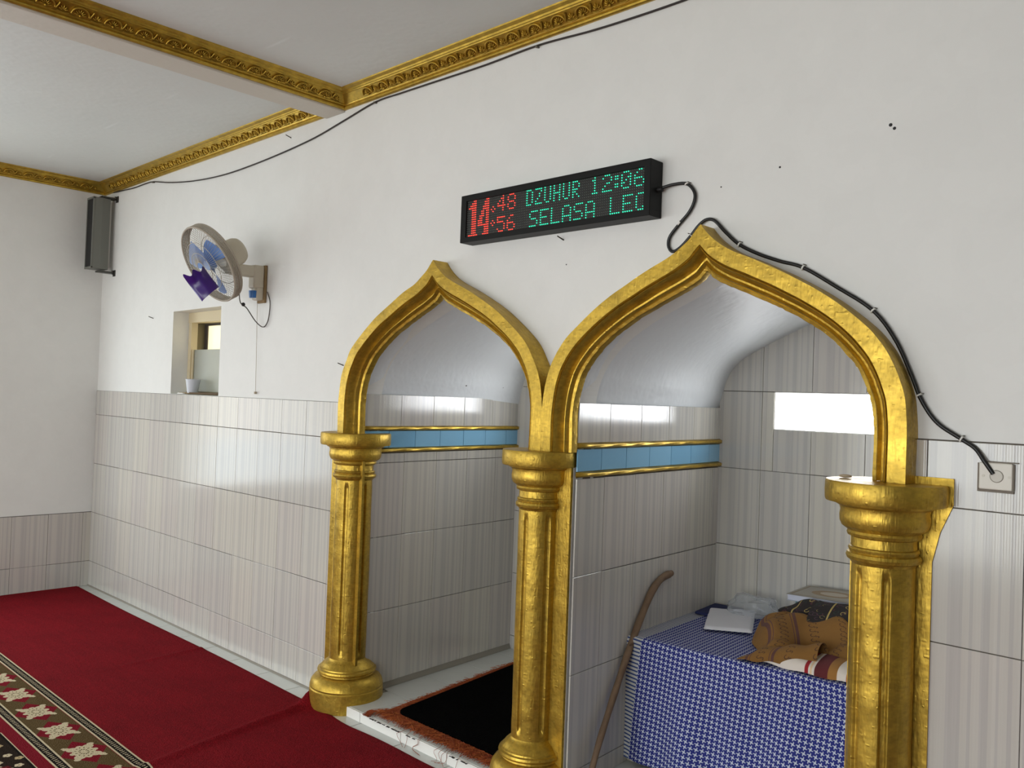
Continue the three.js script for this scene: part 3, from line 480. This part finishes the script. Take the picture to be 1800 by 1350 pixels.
// ------------------------------------------------------------------ cables, clips, outlet
{
  const black = std({ color: 0x0e0e0e, roughness: .42 });
  const pts = [[5.515, 2.4645, .028], [5.57, 2.474, .018], [5.623, 2.470, .010], [5.655, 2.435, .010], [5.656, 2.400, .010], [5.635, 2.362, .010], [5.596, 2.325, .010], [5.556, 2.282, .010], [5.549, 2.25, .010], [5.560, 2.228, .010], [5.580, 2.223, .012], [5.612, 2.240, .013], [5.650, 2.275, .013], [5.680, 2.307, .013], [5.712, 2.3255, .013], [5.745, 2.318, .012], [5.79, 2.272, .011], [5.846, 2.222, .011], [5.92, 2.182, .011], [6.0, 2.150, .011], [6.084, 2.121, .011], [6.198, 2.050, .011], [6.318, 1.967, .011], [6.39, 1.872, .012], [6.438, 1.768, .012], [6.470, 1.69, .012], [6.515, 1.625, .011], [6.583, 1.580, .012], [6.622, 1.555, .016], [6.648, 1.52, .022], [6.671, 1.486, .020]];
  single('clock_cable', tube(pts, .0062, 220, 8), black, 'black cable looping from the LED clock over the right arch to the outlet', 'cable');
  const clipM = std({ color: 0xe8e7e0, roughness: .5 }), steel = std({ color: 0x6f6b62, roughness: .45, metalness: .8 });
  const clips = [[5.623, 2.470, -1.2, 'white cable clip nearest the LED clock'], [5.596, 2.325, -.8, 'white cable clip on the loop left of the right arch tip'], [5.650, 2.275, .9, 'white cable clip where the loop meets the right arch tip'], [5.846, 2.222, -.6, 'first white cable clip to the right of the right arch tip'], [6.084, 2.121, -.5, 'white cable clip midway down the right arch shoulder'], [6.318, 1.967, -.8, 'white cable clip at the bend of the right arch shoulder'], [6.462, 1.705, -1.1, 'white cable clip beside the straight jamb of the right arch'], [6.583, 1.580, -.5, 'white cable clip just above the cable outlet']];
  for (const [x, y, a, label] of clips) {
    const t = thing('cable_clip', label, 'clip', [x, y, 0], 'white cable clips');
    const arc = new THREE.TorusGeometry(.008, .0032, 6, 12, Math.PI).rotateX(Math.PI / 2).rotateY(0).scale(1, 1, 1).translate(0, 0, .008);
    part('saddle', boxUV(arc.rotateZ(a + Math.PI / 2)), clipM, t);
    const n = V(.011, 0, 0).applyAxisAngle(V(0, 0, 1), a + Math.PI / 2); part('nail', cyl([n.x, n.y, 0], [n.x, n.y, .022], .0018, .0018, 6), steel, t);
  }
  const thin = std({ color: 0x2c2522, roughness: .6 });
  const tp = [[.215, 3.205, .022], [.40, 3.199, .016], [.578, 3.1935, .008], [.80, 3.195, .007], [.941, 3.187, .008], [1.2, 3.142, .008], [1.511, 3.102, .008], [1.80, 3.078, .008], [2.088, 3.067, .008], [2.38, 3.071, .008], [2.656, 3.082, .008], [2.92, 3.098, .008], [3.149, 3.119, .008], [3.42, 3.160, .008], [3.679, 3.198, .008], [3.9, 3.197, .008], [4.139, 3.194, .008], [4.501, 3.189, .008], [4.839, 3.194, .008], [5.14, 3.176, .008], [5.369, 3.170, .008], [5.589, 3.170, .008], [5.95, 3.178, .008], [6.4, 3.19, .008], [7.2, 3.175, .008]];
  const ribbon = tube(tp, .0042, 260, 6); single('speaker_wire', ribbon, thin, 'thin dark wire sagging along the wall under the gilt cornice', 'wire');
  const pins = [[.941, 3.187, 'dark nail holding the sagging wire near the corner loudspeaker'], [3.679, 3.198, 'nail holding the wire just right of the ceiling beam'], [4.839, 3.191, 'nail holding the wire above the LED clock']];
  for (const [x, y, label] of pins) single('nail', cyl([x, y - .004, 0], [x, y - .006, .02], .004, .006, 8), steel, label, 'nail', 'nails holding the wire');
  // outlet plate
  const t = thing('cable_outlet', 'square white cable outlet plate on the ribbed tiles with black cable', 'outlet', [6.676, 1.4795, .006]);
  part('plate', rbox(-.043, .043, -.0385, .0385, .002, .013, .004, 3), std({ color: 0xd4cfc3, roughness: .4 }), t);
  part('rim', new THREE.TorusGeometry(.0165, .0014, 8, 32).translate(.003, .0005, .0135), std({ color: 0x8f897d, roughness: .5 }), t);
  part('insert', cyl([.003, .0005, .006], [.003, .0005, .0145], .0155, .0155, 28), std({ color: 0xc4bfb3, roughness: .45 }), t);
  for (const x of [-.031, .035]) part('screw_cover', cyl([x, 0, .010], [x, 0, .0138], .004, .004, 14), std({ color: 0xc9c4b6, roughness: .4 }), t);
  part('cement_smear', [box(-.047, .046, -.0455, -.039, .001, .0095), box(-.047, -.0435, -.04, .036, .001, .0095), box(.0435, .0465, -.038, .036, .001, .0095), box(-.03, .056, .039, .042, .001, .0095)], std({ color: 0x7d756a, roughness: .95 }), t);
}

// ------------------------------------------------------------------ loudspeaker in the corner
{
  const t = thing('column_loudspeaker', 'grey column loudspeaker with black grille hanging in the corner', 'loudspeaker', [.17, 2.575, 0]);
  const grey = std({ color: 0x6f7069, roughness: .5, metalness: .25 }), steel = std({ color: 0x45443e, roughness: .5, metalness: .6 });
  const body = new THREE.ExtrudeGeometry(profileZ([[-.062, -.172], [.068, -.172], [.074, -.115], [.062, -.052], [-.05, -.052]]), { depth: .565, bevelEnabled: true, bevelSize: .003, bevelThickness: .003, bevelSegments: 1 }).rotateX(-Math.PI / 2);
  part('cabinet', boxUV(body), grey, t);
  part('grille', rbox(-.054, .060, .014, .551, .168, .179, .002), std({ color: 0x0d0d0d, roughness: .7 }), t);
  part('bezel', [rbox(-.066, -.054, 0, .565, .168, .183, .002), rbox(.062, .073, 0, .565, .168, .183, .002), rbox(-.066, .073, -.004, .012, .168, .183, .002), rbox(-.066, .073, .553, .569, .168, .183, .002)], grey, t);
  for (const y of [-.02, .578]) part('bracket', [rbox(-.005, .075, y - .006, y + .006, .0, .12, .002), rbox(.055, .1, y - .03, y + .02, .0, .006, .002), cyl([.075, y - .012, .0], [.075, y - .012, .022], .004, .004, 8), cyl([.075, y + .012, .0], [.075, y + .012, .022], .004, .004, 8)], steel, t);
  part('rear_channel', rbox(-.02, .05, .02, .545, .034, .055, .004), std({ color: 0xb9b6ae, roughness: .5 }), t);
}

// ------------------------------------------------------------------ wall fan
{
  const t = thing('wall_fan', 'dusty white wall fan with blue blades above the small window', 'fan', [2.59, 2.30, 0]);
  const ivory = std({ color: 0xc9c1ae, roughness: .5 }), dusty = std({ color: 0xa89f90, roughness: .7 }), wire = std({ color: 0xb9b2a2, roughness: .5, metalness: .3 }), blue = std({ color: 0x5f86c4, roughness: .35 }), blue2 = std({ color: 0x2f6fb5, roughness: .35 });
  part('backboard', rbox(-.045, .045, -.115, .115, .002, .016, .003), std({ color: 0x8a7350, roughness: .8 }), t);
  part('bracket', [rbox(-.036, .036, -.03, .112, .014, .085, .012, 3), rbox(-.03, .03, .035, .105, .05, .225, .012, 3), rbox(-.032, .032, -.10, -.02, .014, .06, .008, 3)], ivory, t);
  part('pull_switch', cyl([-.004, -.088, .062], [-.004, -.045, .062], .026, .03, 20), blue2, t);
  part('switch_plate', rbox(-.024, .024, -.055, -.022, .055, .068, .004), ivory, t);
  const head = new THREE.Group(); // the head's axes are applied to each geometry
  const n = V(.02, -.514, .845).normalize(), q = new THREE.Quaternion().setFromUnitVectors(V(0, 0, 1), n), C = V(0.005, .085, .345);
  const H3 = (g) => g.applyQuaternion(q).translate(C.x, C.y, C.z);
  const R = .232;
  part('guard_rim', boxUV(H3(merge([new THREE.TorusGeometry(R, .006, 8, 64).translate(0, 0, .024), new THREE.TorusGeometry(R, .006, 8, 64).translate(0, 0, -.024)].concat(Array.from({ length: 5 }, (_, i) => new THREE.TorusGeometry(R + .001, .0042, 4, 64).translate(0, 0, -.018 + i * .009)))))), dusty, t);
  const dome = (sg, d) => { const L = []; for (let i = 0; i < 72; i++) { const a = i * Math.PI / 36, P = []; for (let k = 0; k <= 5; k++) { const r = lerp(.035, R, k / 5); P.push(V(Math.cos(a) * r, Math.sin(a) * r, sg * (.024 + d * (1 - (r / R) ** 2)))); } L.push(new THREE.TubeGeometry(new THREE.CatmullRomCurve3(P), 5, .0011, 3)); } for (const r of [.035, .09, .15]) L.push(new THREE.TorusGeometry(r, .0018, 5, 48).translate(0, 0, sg * (.024 + d * (1 - (r / R) ** 2)))); return H3(merge(L)); };
  part('front_guard', dome(1, .05), wire, t); part('rear_guard', dome(-1, .04), dusty, t);
  for (let k = 0; k < 3; k++) {
    const a0 = k * Math.PI * 2 / 3 + .75, b = grid(10, 12, (u, v) => { const r = lerp(.03, .19, v), a = a0 + (u - .5) * lerp(1.15, 1.0, v) * (1 - .25 * v * v) - .25 * v; return [Math.cos(a) * r, Math.sin(a) * r, .012 + (u - .5) * .045 * (1 - .3 * v)]; });
    part('blade', H3(b), blue, t);
  }
  part('hub', H3(cyl([0, 0, -.01], [0, 0, .034], .036, .03, 24)), blue, t);
  part('motor', boxUV(H3(new THREE.LatheGeometry([[0, -.2], [.05, -.215], [.072, -.207], [.082, -.185], [.086, -.1], [.08, -.07], [.05, -.06], [0, -.06]].map((k) => new THREE.Vector2(...k)), 36).rotateX(Math.PI / 2))), ivory, t);
  part('neck', [cyl([0, .07, .205], [.006, .10, .262], .026, .03, 14), new THREE.CylinderGeometry(.031, .031, .05, 20).rotateZ(Math.PI / 2).translate(0, .07, .225)], ivory, t);
  part('pivot_screw', cyl([.024, .07, .225], [.029, .07, .225], .007, .007, 10), M.black, t);
  // broken centre cap hanging on the guard
  const cap = grid(18, 12, (u, v) => { const a = (u - .5) * 2.5, w = .074 + .008 * Math.sin(u * 9), y = lerp(-.075, .075 + .014 * Math.sin(u * 15), v); return [Math.sin(a * .6) * w * 1.2, y * (1 - .25 * (u - .5)), .05 * Math.cos(a) + .012 * Math.cos(v * 5)]; });
  part('broken_cap', cap.rotateZ(.75).rotateY(1.1).rotateX(-.1).translate(.118, -.06, .452), std({ color: 0x3a1a70, roughness: .28, side: THREE.DoubleSide }), t);
  part('power_cord', tube([[.03, .14, .2], [.058, .08, .21], [.05, .0, .19], [.015, -.12, .16], [-.01, -.155, .10], [.01, -.23, .05], [.05, -.265, .02], [.085, -.235, .012], [.10, -.18, .01], [.105, -.11, .012], [.07, -.05, .012]], .0034, 60, 6), std({ color: 0x57524b, roughness: .6 }), t);
  part('cord_knot', new THREE.SphereGeometry(.012, 10, 8).translate(.0, -.135, .13), M.black, t);
  part('pull_cord', [cyl([-.03, -.10, .02], [-.022, -.66, .012], .0014, .0014, 5), rbox(-.029, -.016, -.675, -.66, .006, .019, .002)], std({ color: 0xa79c86, roughness: .7 }), t);
}

// ------------------------------------------------------------------ table in the right niche and what lies on it
const TY = .612;
const TF = (x) => -.445 - .095 * (x - 5.17);
{
  const t = thing('low_table', 'low table hidden under the blue checked cloth in the right niche', 'table', [0, NF, 0]), wood = std({ color: 0xb9b2a0, roughness: .6 });
  part('tabletop', extr([[5.11, .51], [6.24, .61], [6.24, 1.27], [5.05, 1.27]], 0, .022).rotateX(-Math.PI / 2).translate(0, TY - NF - .036, 0), wood, t);
  for (const [x, z] of [[5.10, -.50], [6.2, -.62], [5.09, -1.24], [6.2, -1.24]]) part('leg', rbox(x - .03, x + .03, .001, TY - NF - .028, z - .03, z + .03), wood, t);
}
{
  const t = thing('checked_tablecloth', 'blue and white houndstooth cloth with striped edge draped over the niche table', 'tablecloth');
  const hound = tex(256, 256, (u, v) => {                                // four cells of a star shaped dogtooth
    const cell = (a) => a * 4 - Math.floor(a * 4), x = cell(u), y = cell(v); let w = 0;
    const inSq = x > .31 && x < .70 && y > .31 && y < .70, ax = Math.abs(x - .5), ay = Math.abs(y - .5);
    const arm = (x >= .70 && x < .95 && y > .54 && y < .70) || (x <= .31 && x > .05 && y < .47 && y > .31) || (y >= .70 && y < .95 && x < .47 && x > .31) || (y <= .31 && y > .05 && x > .54 && x < .70);
    if (inSq || arm) w = 1; const n = 14 * (noise(u, v, 128, 128, 111) - .5); return w ? [196 + n, 202 + n, 214 + n] : [36 + n, 44 + n, 122 + n];
  }, true, [1 / .086, 1 / .086]);
  const stripe = tex(32, 128, (u, v) => { const y = v * 4 % 1, n = 12 * (noise(u, v, 32, 64, 113) - .5); return y < .42 ? [58 + n, 76 + n, 128 + n] : [196 + n, 196 + n, 192 + n]; }, true, [1 / .1, 1 / .068]);
  const weave = tex(128, 128, (u, v) => .5 + .25 * Math.sin(u * 6.283 * 32) * Math.sin(v * 6.283 * 32) + .25 * noise(u, v, 16, 16, 7), false, [20, 20]);
  const cm = std({ map: hound, bumpMap: weave, bumpScale: .0008, roughness: .95, side: THREE.DoubleSide }), sm = std({ map: stripe, bumpMap: weave, bumpScale: .0008, roughness: .95, side: THREE.DoubleSide });
  const path = (x, d) => {                                               // d runs from the back edge over the front edge down to the hem
    const zf = TF(x), top = 1.275 + zf; 
    if (d < top - .012) return [TY + .0025 * (noise(x * .4, d * .4, 16, 16, 5) - .5) , -1.275 + d];
    const e = d - top; if (e < .007) { const a = (e + .012) / .019 * Math.PI / 2; return [TY - .012 + .012 * Math.cos(a), zf - .012 + .012 * Math.sin(a)]; }
    const drop = e - .007, f = sstep(drop, 0, .5); return [TY - .012 - drop, zf + .004 + f * (.02 * Math.sin(x * 13 + .6) + .012 * Math.sin(x * 29 + 2) + .02)];
  };
  const left = (d) => 5.03 + .066 * clamp(d / .83, 0, 1) - .085 * Math.max(0, d - .83);
  const total = (x) => 1.275 + TF(x) + .545;
  const sheet = (a, b, nx) => grid(nx, 110, (u, v) => { const x0 = lerp(a, b, u), d = v * total(5.2 + x0), x = left(d) + x0 * (1.15 / 1.15), [y, z] = path(x, d); return [x, y, z, x0, d]; });
  part('woven_field', sheet(.076, 1.165, 90), cm, t); part('striped_border', sheet(0, .076, 10), sm, t);
  const fr = []; for (let i = 0; i < 160; i++) { const d = i / 160 * total(5.2), x = left(d), [y, z] = path(x, d); fr.push(new THREE.TubeGeometry(new THREE.LineCurve3(V(x + .002, y + .001, z), V(x - rr(.006, .016), y - rr(-.003, .006), z + rr(-.004, .006))), 1, .0009, 3)); }
  part('fringe', fr, std({ color: 0x4c5c8c, roughness: .95 }), t).userData.kind = 'stuff';
}
{
  // walking stick leaning on the niche wall
  const bark = std({ map: tex(64, 512, (u, v) => { const n = fbm(u, v, 4, 24, 4, 121); return [96 + 40 * n, 76 + 34 * n, 58 + 26 * n]; }), bumpMap: tex(64, 256, (u, v) => fbm(u, v, 4, 20, 4, 123), false), bumpScale: .004, roughness: .75 });
  const st = [[5.165, NF + .004, -.10], [5.158, .20, -.17], [5.146, .32, -.25], [5.132, .47, -.355], [5.118, .61, -.46], [5.110, .715, -.545], [5.104, .79, -.615], [5.099, .827, -.675], [5.094, .842, -.735], [5.088, .846, -.79]];
  const c = new THREE.CatmullRomCurve3(st.map((q) => V(...q))), R = (u) => lerp(.013, .0175, u) * (u > .985 ? .8 : 1), fr = c.computeFrenetFrames(80);
  const g = grid(12, 80, (u, v) => { const p = c.getPointAt(v), i = Math.round(v * 80), a = u * Math.PI * 2, r = R(v) * (1 + .05 * Math.sin(v * 40)); const d = fr.normals[i].clone().multiplyScalar(Math.cos(a) * r).addScaledVector(fr.binormals[i], Math.sin(a) * r); return [p.x + d.x, p.y + d.y, p.z + d.z, u, v]; });
  const t = thing('walking_stick', 'bent wooden walking stick leaning on the right niche wall', 'stick'); part('shaft', g, bark, t);
  part('tip', new THREE.SphereGeometry(.014, 12, 8).translate(5.088, .846, -.79), bark, t);
  part('twig_stub', cyl([5.122, .575, -.43], [5.146, .59, -.405], .006, .004, 8), bark, t);
}
// soft folded cloth: rows of outline points lofted, with wrinkles
function soft(w, d, h, fold, bumps, sd, nu = 60, nv = 40) {               // a cushion-like sheet: local x in [0,w], z in [0,d]
  return grid(nu, nv, (u, v) => { const eu = Math.pow(Math.sin(Math.PI * clamp(u, 0, 1)), .35), ev = Math.pow(Math.sin(Math.PI * clamp(v, 0, 1)), .35); const y = h(u, v) * eu * ev + bumps * (fbm(u, v, 4, 4, 4, sd) - .5) * eu * ev; return [u * w, Math.max(0, y), v * d, u * w, v * d]; });
}
{
  const cotton = std({ color: 0xd3d2d6, roughness: .9, bumpMap: plasterBump, bumpScale: .003 }), navy = std({ color: 0x1c2452, roughness: .8 });
  // navy folder in the corner
  single('navy_folder', boxUV(new RoundedBoxGeometry(.16, .014, .24, 2, .004).rotateY(.12).translate(5.145, TY + .010, -1.155)), navy, 'dark navy folder lying in the corner under the white folded sheet', 'folder');
  const quad = (A, B, C, D, y0, th, sd, mat, name, label, cat) => { const f = (u, v) => { const p = A.map((a, k) => lerp(lerp(a, B[k], u), lerp(D[k], C[k], u), v)); return p; };
    const g = [grid(24, 24, (u, v) => { const [x, z] = f(u, v), e = Math.min(1, 30 * Math.min(u, 1 - u, v, 1 - v) + .0); return [x, y0 + th * Math.sqrt(e) + .004 * (fbm(u, v, 3, 3, 3, sd) - .4) * e, z, u * .3, v * .3]; })]; return single(name, g, mat, label, cat); };
  quad([5.098, -1.135], [5.278, -1.275], [5.468, -.885], [5.285, -.77], TY + .014, .010, 131, std({ color: 0xdcdbe0, roughness: .9, side: THREE.DoubleSide }), 'folded_sheet', 'white folded sheet lying flat on the checked tablecloth', 'sheet');
  // crumpled clear bag
  const bag = new THREE.IcosahedronGeometry(1, 5); { const p = bag.attributes.position, q = V(); for (let i = 0; i < p.count; i++) { q.fromBufferAttribute(p, i); const k = 1 + .2 * Math.sin(q.x * 4 + 1) * Math.sin(q.y * 5) + .1 * Math.sin(q.z * 7 + q.x * 4) + .025 * Math.sin(q.y * 12 + q.z * 9); q.multiplyScalar(k); p.setXYZ(i, q.x * .125, Math.max(-.045, q.y * .06), q.z * .07); } }
  bag.deleteAttribute('normal'); bag.deleteAttribute('uv'); const bag2 = mergeVertices(bag, 1e-5); bag2.computeVertexNormals();
  single('plastic_bag', bag2.rotateY(.2).translate(5.325, TY + .062, -1.17), phys({ color: 0xf4f6f8, roughness: .3, transmission: .9, side: THREE.DoubleSide }), 'crumpled clear plastic bag between the white sheet and the book', 'plastic bag');
  // white towel with red and brown stripes, folded
  const towel = tex(512, 8, (u) => { const x = u * .6; const in_ = (a, b) => x > a && x < b; if (in_(.20, .214) || in_(.36, .374)) return [150, 30, 36]; if (in_(.222, .228)) return [220, 190, 150]; if (in_(.238, .29)) return [92, 34, 36]; if (in_(.29, .325)) return [150, 106, 52]; return [216, 206, 194]; }, true, [1 / .6, 1]);
  single('striped_towel', grid(70, 30, (u, v) => { const a = v * Math.PI * 1.0, x = 5.665 + u * .50, zc = TF(x) - .14 - .01 * u, r = .085 + .01 * u; return [x + .01 * Math.cos(a), TY + .003 + (.045 + .012 * u) * Math.pow(Math.sin(a), .55) * sstep(u, -.03, .16) + .003 * Math.sin(u * 20 + v * 7), zc + r * Math.cos(a) * (1 + .25 * sstep(u, 0, .4)), u * .5, v * .2]; }), std({ map: towel, roughness: .95, bumpMap: plasterBump, bumpScale: .003, side: THREE.DoubleSide }), 'white folded towel with red and brown stripes under the tan cloth', 'towel');
  // tan printed cloth, crumpled over the towel
  const batik = canvasTex(1024, 1024, (c, W) => {
    c.fillStyle = '#7d5826'; c.fillRect(0, 0, W, W); for (let i = 0; i < 5000; i++) { c.fillStyle = rnd() < .5 ? 'rgba(96,62,22,.35)' : 'rgba(150,110,52,.3)'; c.fillRect(rnd() * W, rnd() * W, 6, 2); }
    c.strokeStyle = '#5a3a34'; c.lineWidth = 26; for (const x of [90, 330]) { c.beginPath(); c.moveTo(x, 0); c.lineTo(x, W); c.stroke(); } c.lineWidth = 7; for (const x of [120, 300]) { c.beginPath(); c.moveTo(x, 0); c.lineTo(x, W); c.stroke(); }
    c.strokeStyle = '#4a3020'; c.lineWidth = 8; for (let y = 30; y < W; y += 78) for (const x of [205, 460, 720]) { c.beginPath(); c.arc(x, y, 22, .3, 4.4); c.stroke(); c.beginPath(); c.arc(x + 30, y + 34, 12, 3.4, 7.6); c.stroke(); }
  }, [1 / .42, 1 / .42]);
  const tan = std({ map: batik, roughness: .92, bumpMap: plasterBump, bumpScale: .004, side: THREE.DoubleSide });
  const t = thing('tan_printed_cloth', 'crumpled tan cloth with dark printed scrolls heaped on the towel', 'cloth');
  part('heap', grid(110, 80, (u, v) => {
    const x = lerp(5.635 - .13 * v, 6.16, u), z0 = TF(x) - .04 - .10 * sstep(u, 0, .5), z = z0 - v * .42 - .02 * Math.sin(u * 5);
    const edge = Math.pow(clamp(Math.min(u * 22, v * 6, (1 - v) * 6), 0, 1), .6);
    const base = .02 + .05 * sstep(u, 0, .10) + .045 * sstep(v, .05, .5), ridge = .036 * Math.exp(-(((v - .52 + .32 * (u - .4)) / .13) ** 2)) * sstep(u, .08, .32), hollow = -.1 * Math.exp(-(((u - .33) / .12) ** 2) - (((v - .22) / .13) ** 2));
    const wr = .02 * Math.sin(u * 17 - v * 9) * Math.sin(v * 8 + 1) + .02 * (fbm(u, v, 5, 5, 4, 141) - .5);
    const y = TY + .004 + Math.max(.002, (base + ridge + hollow + wr) * edge); return [x + .035 * Math.sin(v * 7), y, z, u * .56, v * .5 + y];
  }), tan, t);
  part('front_flap', grid(60, 24, (u, v) => { const x = 5.612 + u * .29, a = v * Math.PI, z = TF(x) - .085 - .05 * u + .085 * Math.cos(a) * (1 - .35 * u); return [x, TY + .006 + .02 * u + (.03 + .05 * u) * Math.pow(Math.sin(a), .7) * sstep(u, -.02, .2) + .004 * Math.sin(u * 19 + v * 5), z, u * .3, v * .22]; }), tan, t);
  // patterned dark scarf
  const paisley = canvasTex(512, 512, (c, W) => { c.fillStyle = '#231d1c'; c.fillRect(0, 0, W, W); c.lineWidth = 6; for (let i = 0; i < 46; i++) { const x = rnd() * W, y = rnd() * W; c.strokeStyle = ['#5c2a3c', '#7a6a3c', '#1f3a32', '#4a3340'][i % 4]; c.beginPath(); c.arc(x, y, rr(12, 26), rr(0, 3), rr(4, 7)); c.stroke(); } c.strokeStyle = '#a99355'; c.lineWidth = 16; c.beginPath(); c.moveTo(180, 0); c.lineTo(180, W); c.stroke(); c.lineWidth = 9; for (let y = 40; y < W; y += 128) { c.beginPath(); c.arc(320, y, 24, 0, 4.6); c.stroke(); } }, [1 / .22, 1 / .22]);
  const sc = std({ map: paisley, roughness: .9, side: THREE.DoubleSide });
  const s = thing('paisley_scarf', 'dark paisley scarf with yellow lines bunched on top of the tan cloth', 'scarf');
  part('bunch', grid(70, 40, (u, v) => { const x = 5.555 + u * .52, a = v * Math.PI * 2, zc = -1.03 + .03 * Math.sin(u * 6), ry = (.040 + .018 * u + .008 * Math.sin(u * 19 + v * 12)) * Math.pow(sstep(u, -.05, .14), .8), rz = .075 + .01 * Math.sin(u * 15 + v * 9); return [x, TY + .122 + .025 * u + ry * Math.sin(a) * (1 + .22 * Math.sin(a * 3 + u * 9)), zc + rz * Math.cos(a), u * .52, v * .36]; }), sc, s);
  part('hanging_fold', grid(40, 26, (u, v) => { const x = 5.735 + u * .30 + .012 * v, y = TY + .198 + .012 * u - .105 * v * v - .02 * v, z = -.985 + .16 * Math.sin(v * 1.6) + .012 * Math.sin(u * 11 + v * 4); return [x, y, z, u * .3, v * .25]; }), sc, s);
  // things under and the book on top
  single('teal_box', rbox(5.555, 6.0, TY + .004, TY + .152, -1.27, -1.12, .01, 3), std({ color: 0x55868a, roughness: .6 }), 'teal box mostly hidden behind the paisley scarf under the book', 'box');
  const b = thing('hardcover_book', 'large thin book with ornate beige cover lying on the heap', 'book', [5.548, TY + .158, -1.11]);
  const cover = canvasTex(512, 384, (c, W, Hc) => { c.fillStyle = '#9c978b'; c.fillRect(0, 0, W, Hc); c.strokeStyle = '#7d6a4b'; c.lineWidth = 14; c.strokeRect(26, 26, W - 52, Hc - 52); c.fillStyle = '#8b6f45'; c.beginPath(); c.ellipse(W / 2, Hc / 2, 150, 105, 0, 0, 7); c.fill(); c.fillStyle = '#b7ab99'; c.beginPath(); c.ellipse(W / 2, Hc / 2, 92, 60, 0, 0, 7); c.fill(); });
  const top = std({ map: cover, roughness: .35 }), paper = std({ color: 0xc3c6d3, roughness: .85 });
  const bk = (g) => g.rotateX(.06).rotateY(-.07).rotateZ(.05);
  const lid = new THREE.PlaneGeometry(.36, .2).rotateX(-Math.PI / 2).translate(.18, .0305, -.05);
  part('front_cover', bk(lid), top, b); part('cover_board', bk(boxUV(new RoundedBoxGeometry(.362, .003, .202, 1, .001).translate(.18, .0285, -.05))), std({ color: 0x8f8a7e, roughness: .4 }), b);
  part('pages', bk(boxUV(new THREE.BoxGeometry(.354, .025, .194).translate(.18, .0145, -.05))), paper, b); part('rear_cover', bk(boxUV(new RoundedBoxGeometry(.362, .003, .202, 1, .001).translate(.18, .001, -.05))), std({ color: 0xa9adb8, roughness: .4 }), b);
}

// ------------------------------------------------------------------ small hardware and marks on the walls
{
  const steel = std({ color: 0x4a443c, roughness: .5, metalness: .7 });
  const hook = (x, y, label) => single('nail', cyl([x, y, 0], [x - .006, y + .012, .034], .003, .0025, 7), steel, label, 'nail', 'bare nails in the front wall');
  hook(1.02, 2.155, 'bare nail in the wall left of the small window'); hook(3.47, 1.80, 'bare nail in the wall left of the left arch'); hook(5.02, 2.325, 'bare nail under the middle of the LED clock'); hook(2.84, 3.165, 'bare nail under the cornice left of the ceiling beam');
  const nn = (z, y, label) => { const x = N1(z); single('nail', [cyl([x, y, z], [x + .035, y + .006, z + .006], .0035, .003, 7)], steel, label, 'nail', 'nails in the left niche'); };
  nn(-.78, 1.715, 'nail in the left niche plaster, nearer the front'); nn(-1.12, 1.715, 'nail in the left niche plaster, nearer the back');
  const hole = (x, y, r, label) => single('plug_hole', cyl([x, y, -.004], [x, y, .0012], r, r * .9, 9).scale(1, 1, 1), M.black, label, 'hole', 'drill holes in the front wall');
  hole(6.352, 2.548, .0062, 'upper dark drill hole high on the wall right of the arches'); hole(6.364, 2.535, .0056, 'lower dark drill hole high on the wall right of the arches'); hole(5.985, 2.475, .004, 'small drill hole right of the LED clock'); hole(5.76, 2.44, .003, 'tiny drill hole between LED clock cable and arch');
  hole(5.04, 2.22, .003, 'tiny drill hole above the valley of the two arches');
  // pebble on the near capital
  single('lime_chip', new THREE.IcosahedronGeometry(.016, 1).scale(1.3, .35, 1).translate(6.262, 1.446, .05), std({ color: 0xb8a68c, roughness: .9 }), 'small flake of plaster on the capital closest to the viewer', 'plaster flake');
}
reg(scene);
renderer.render(scene, camera);
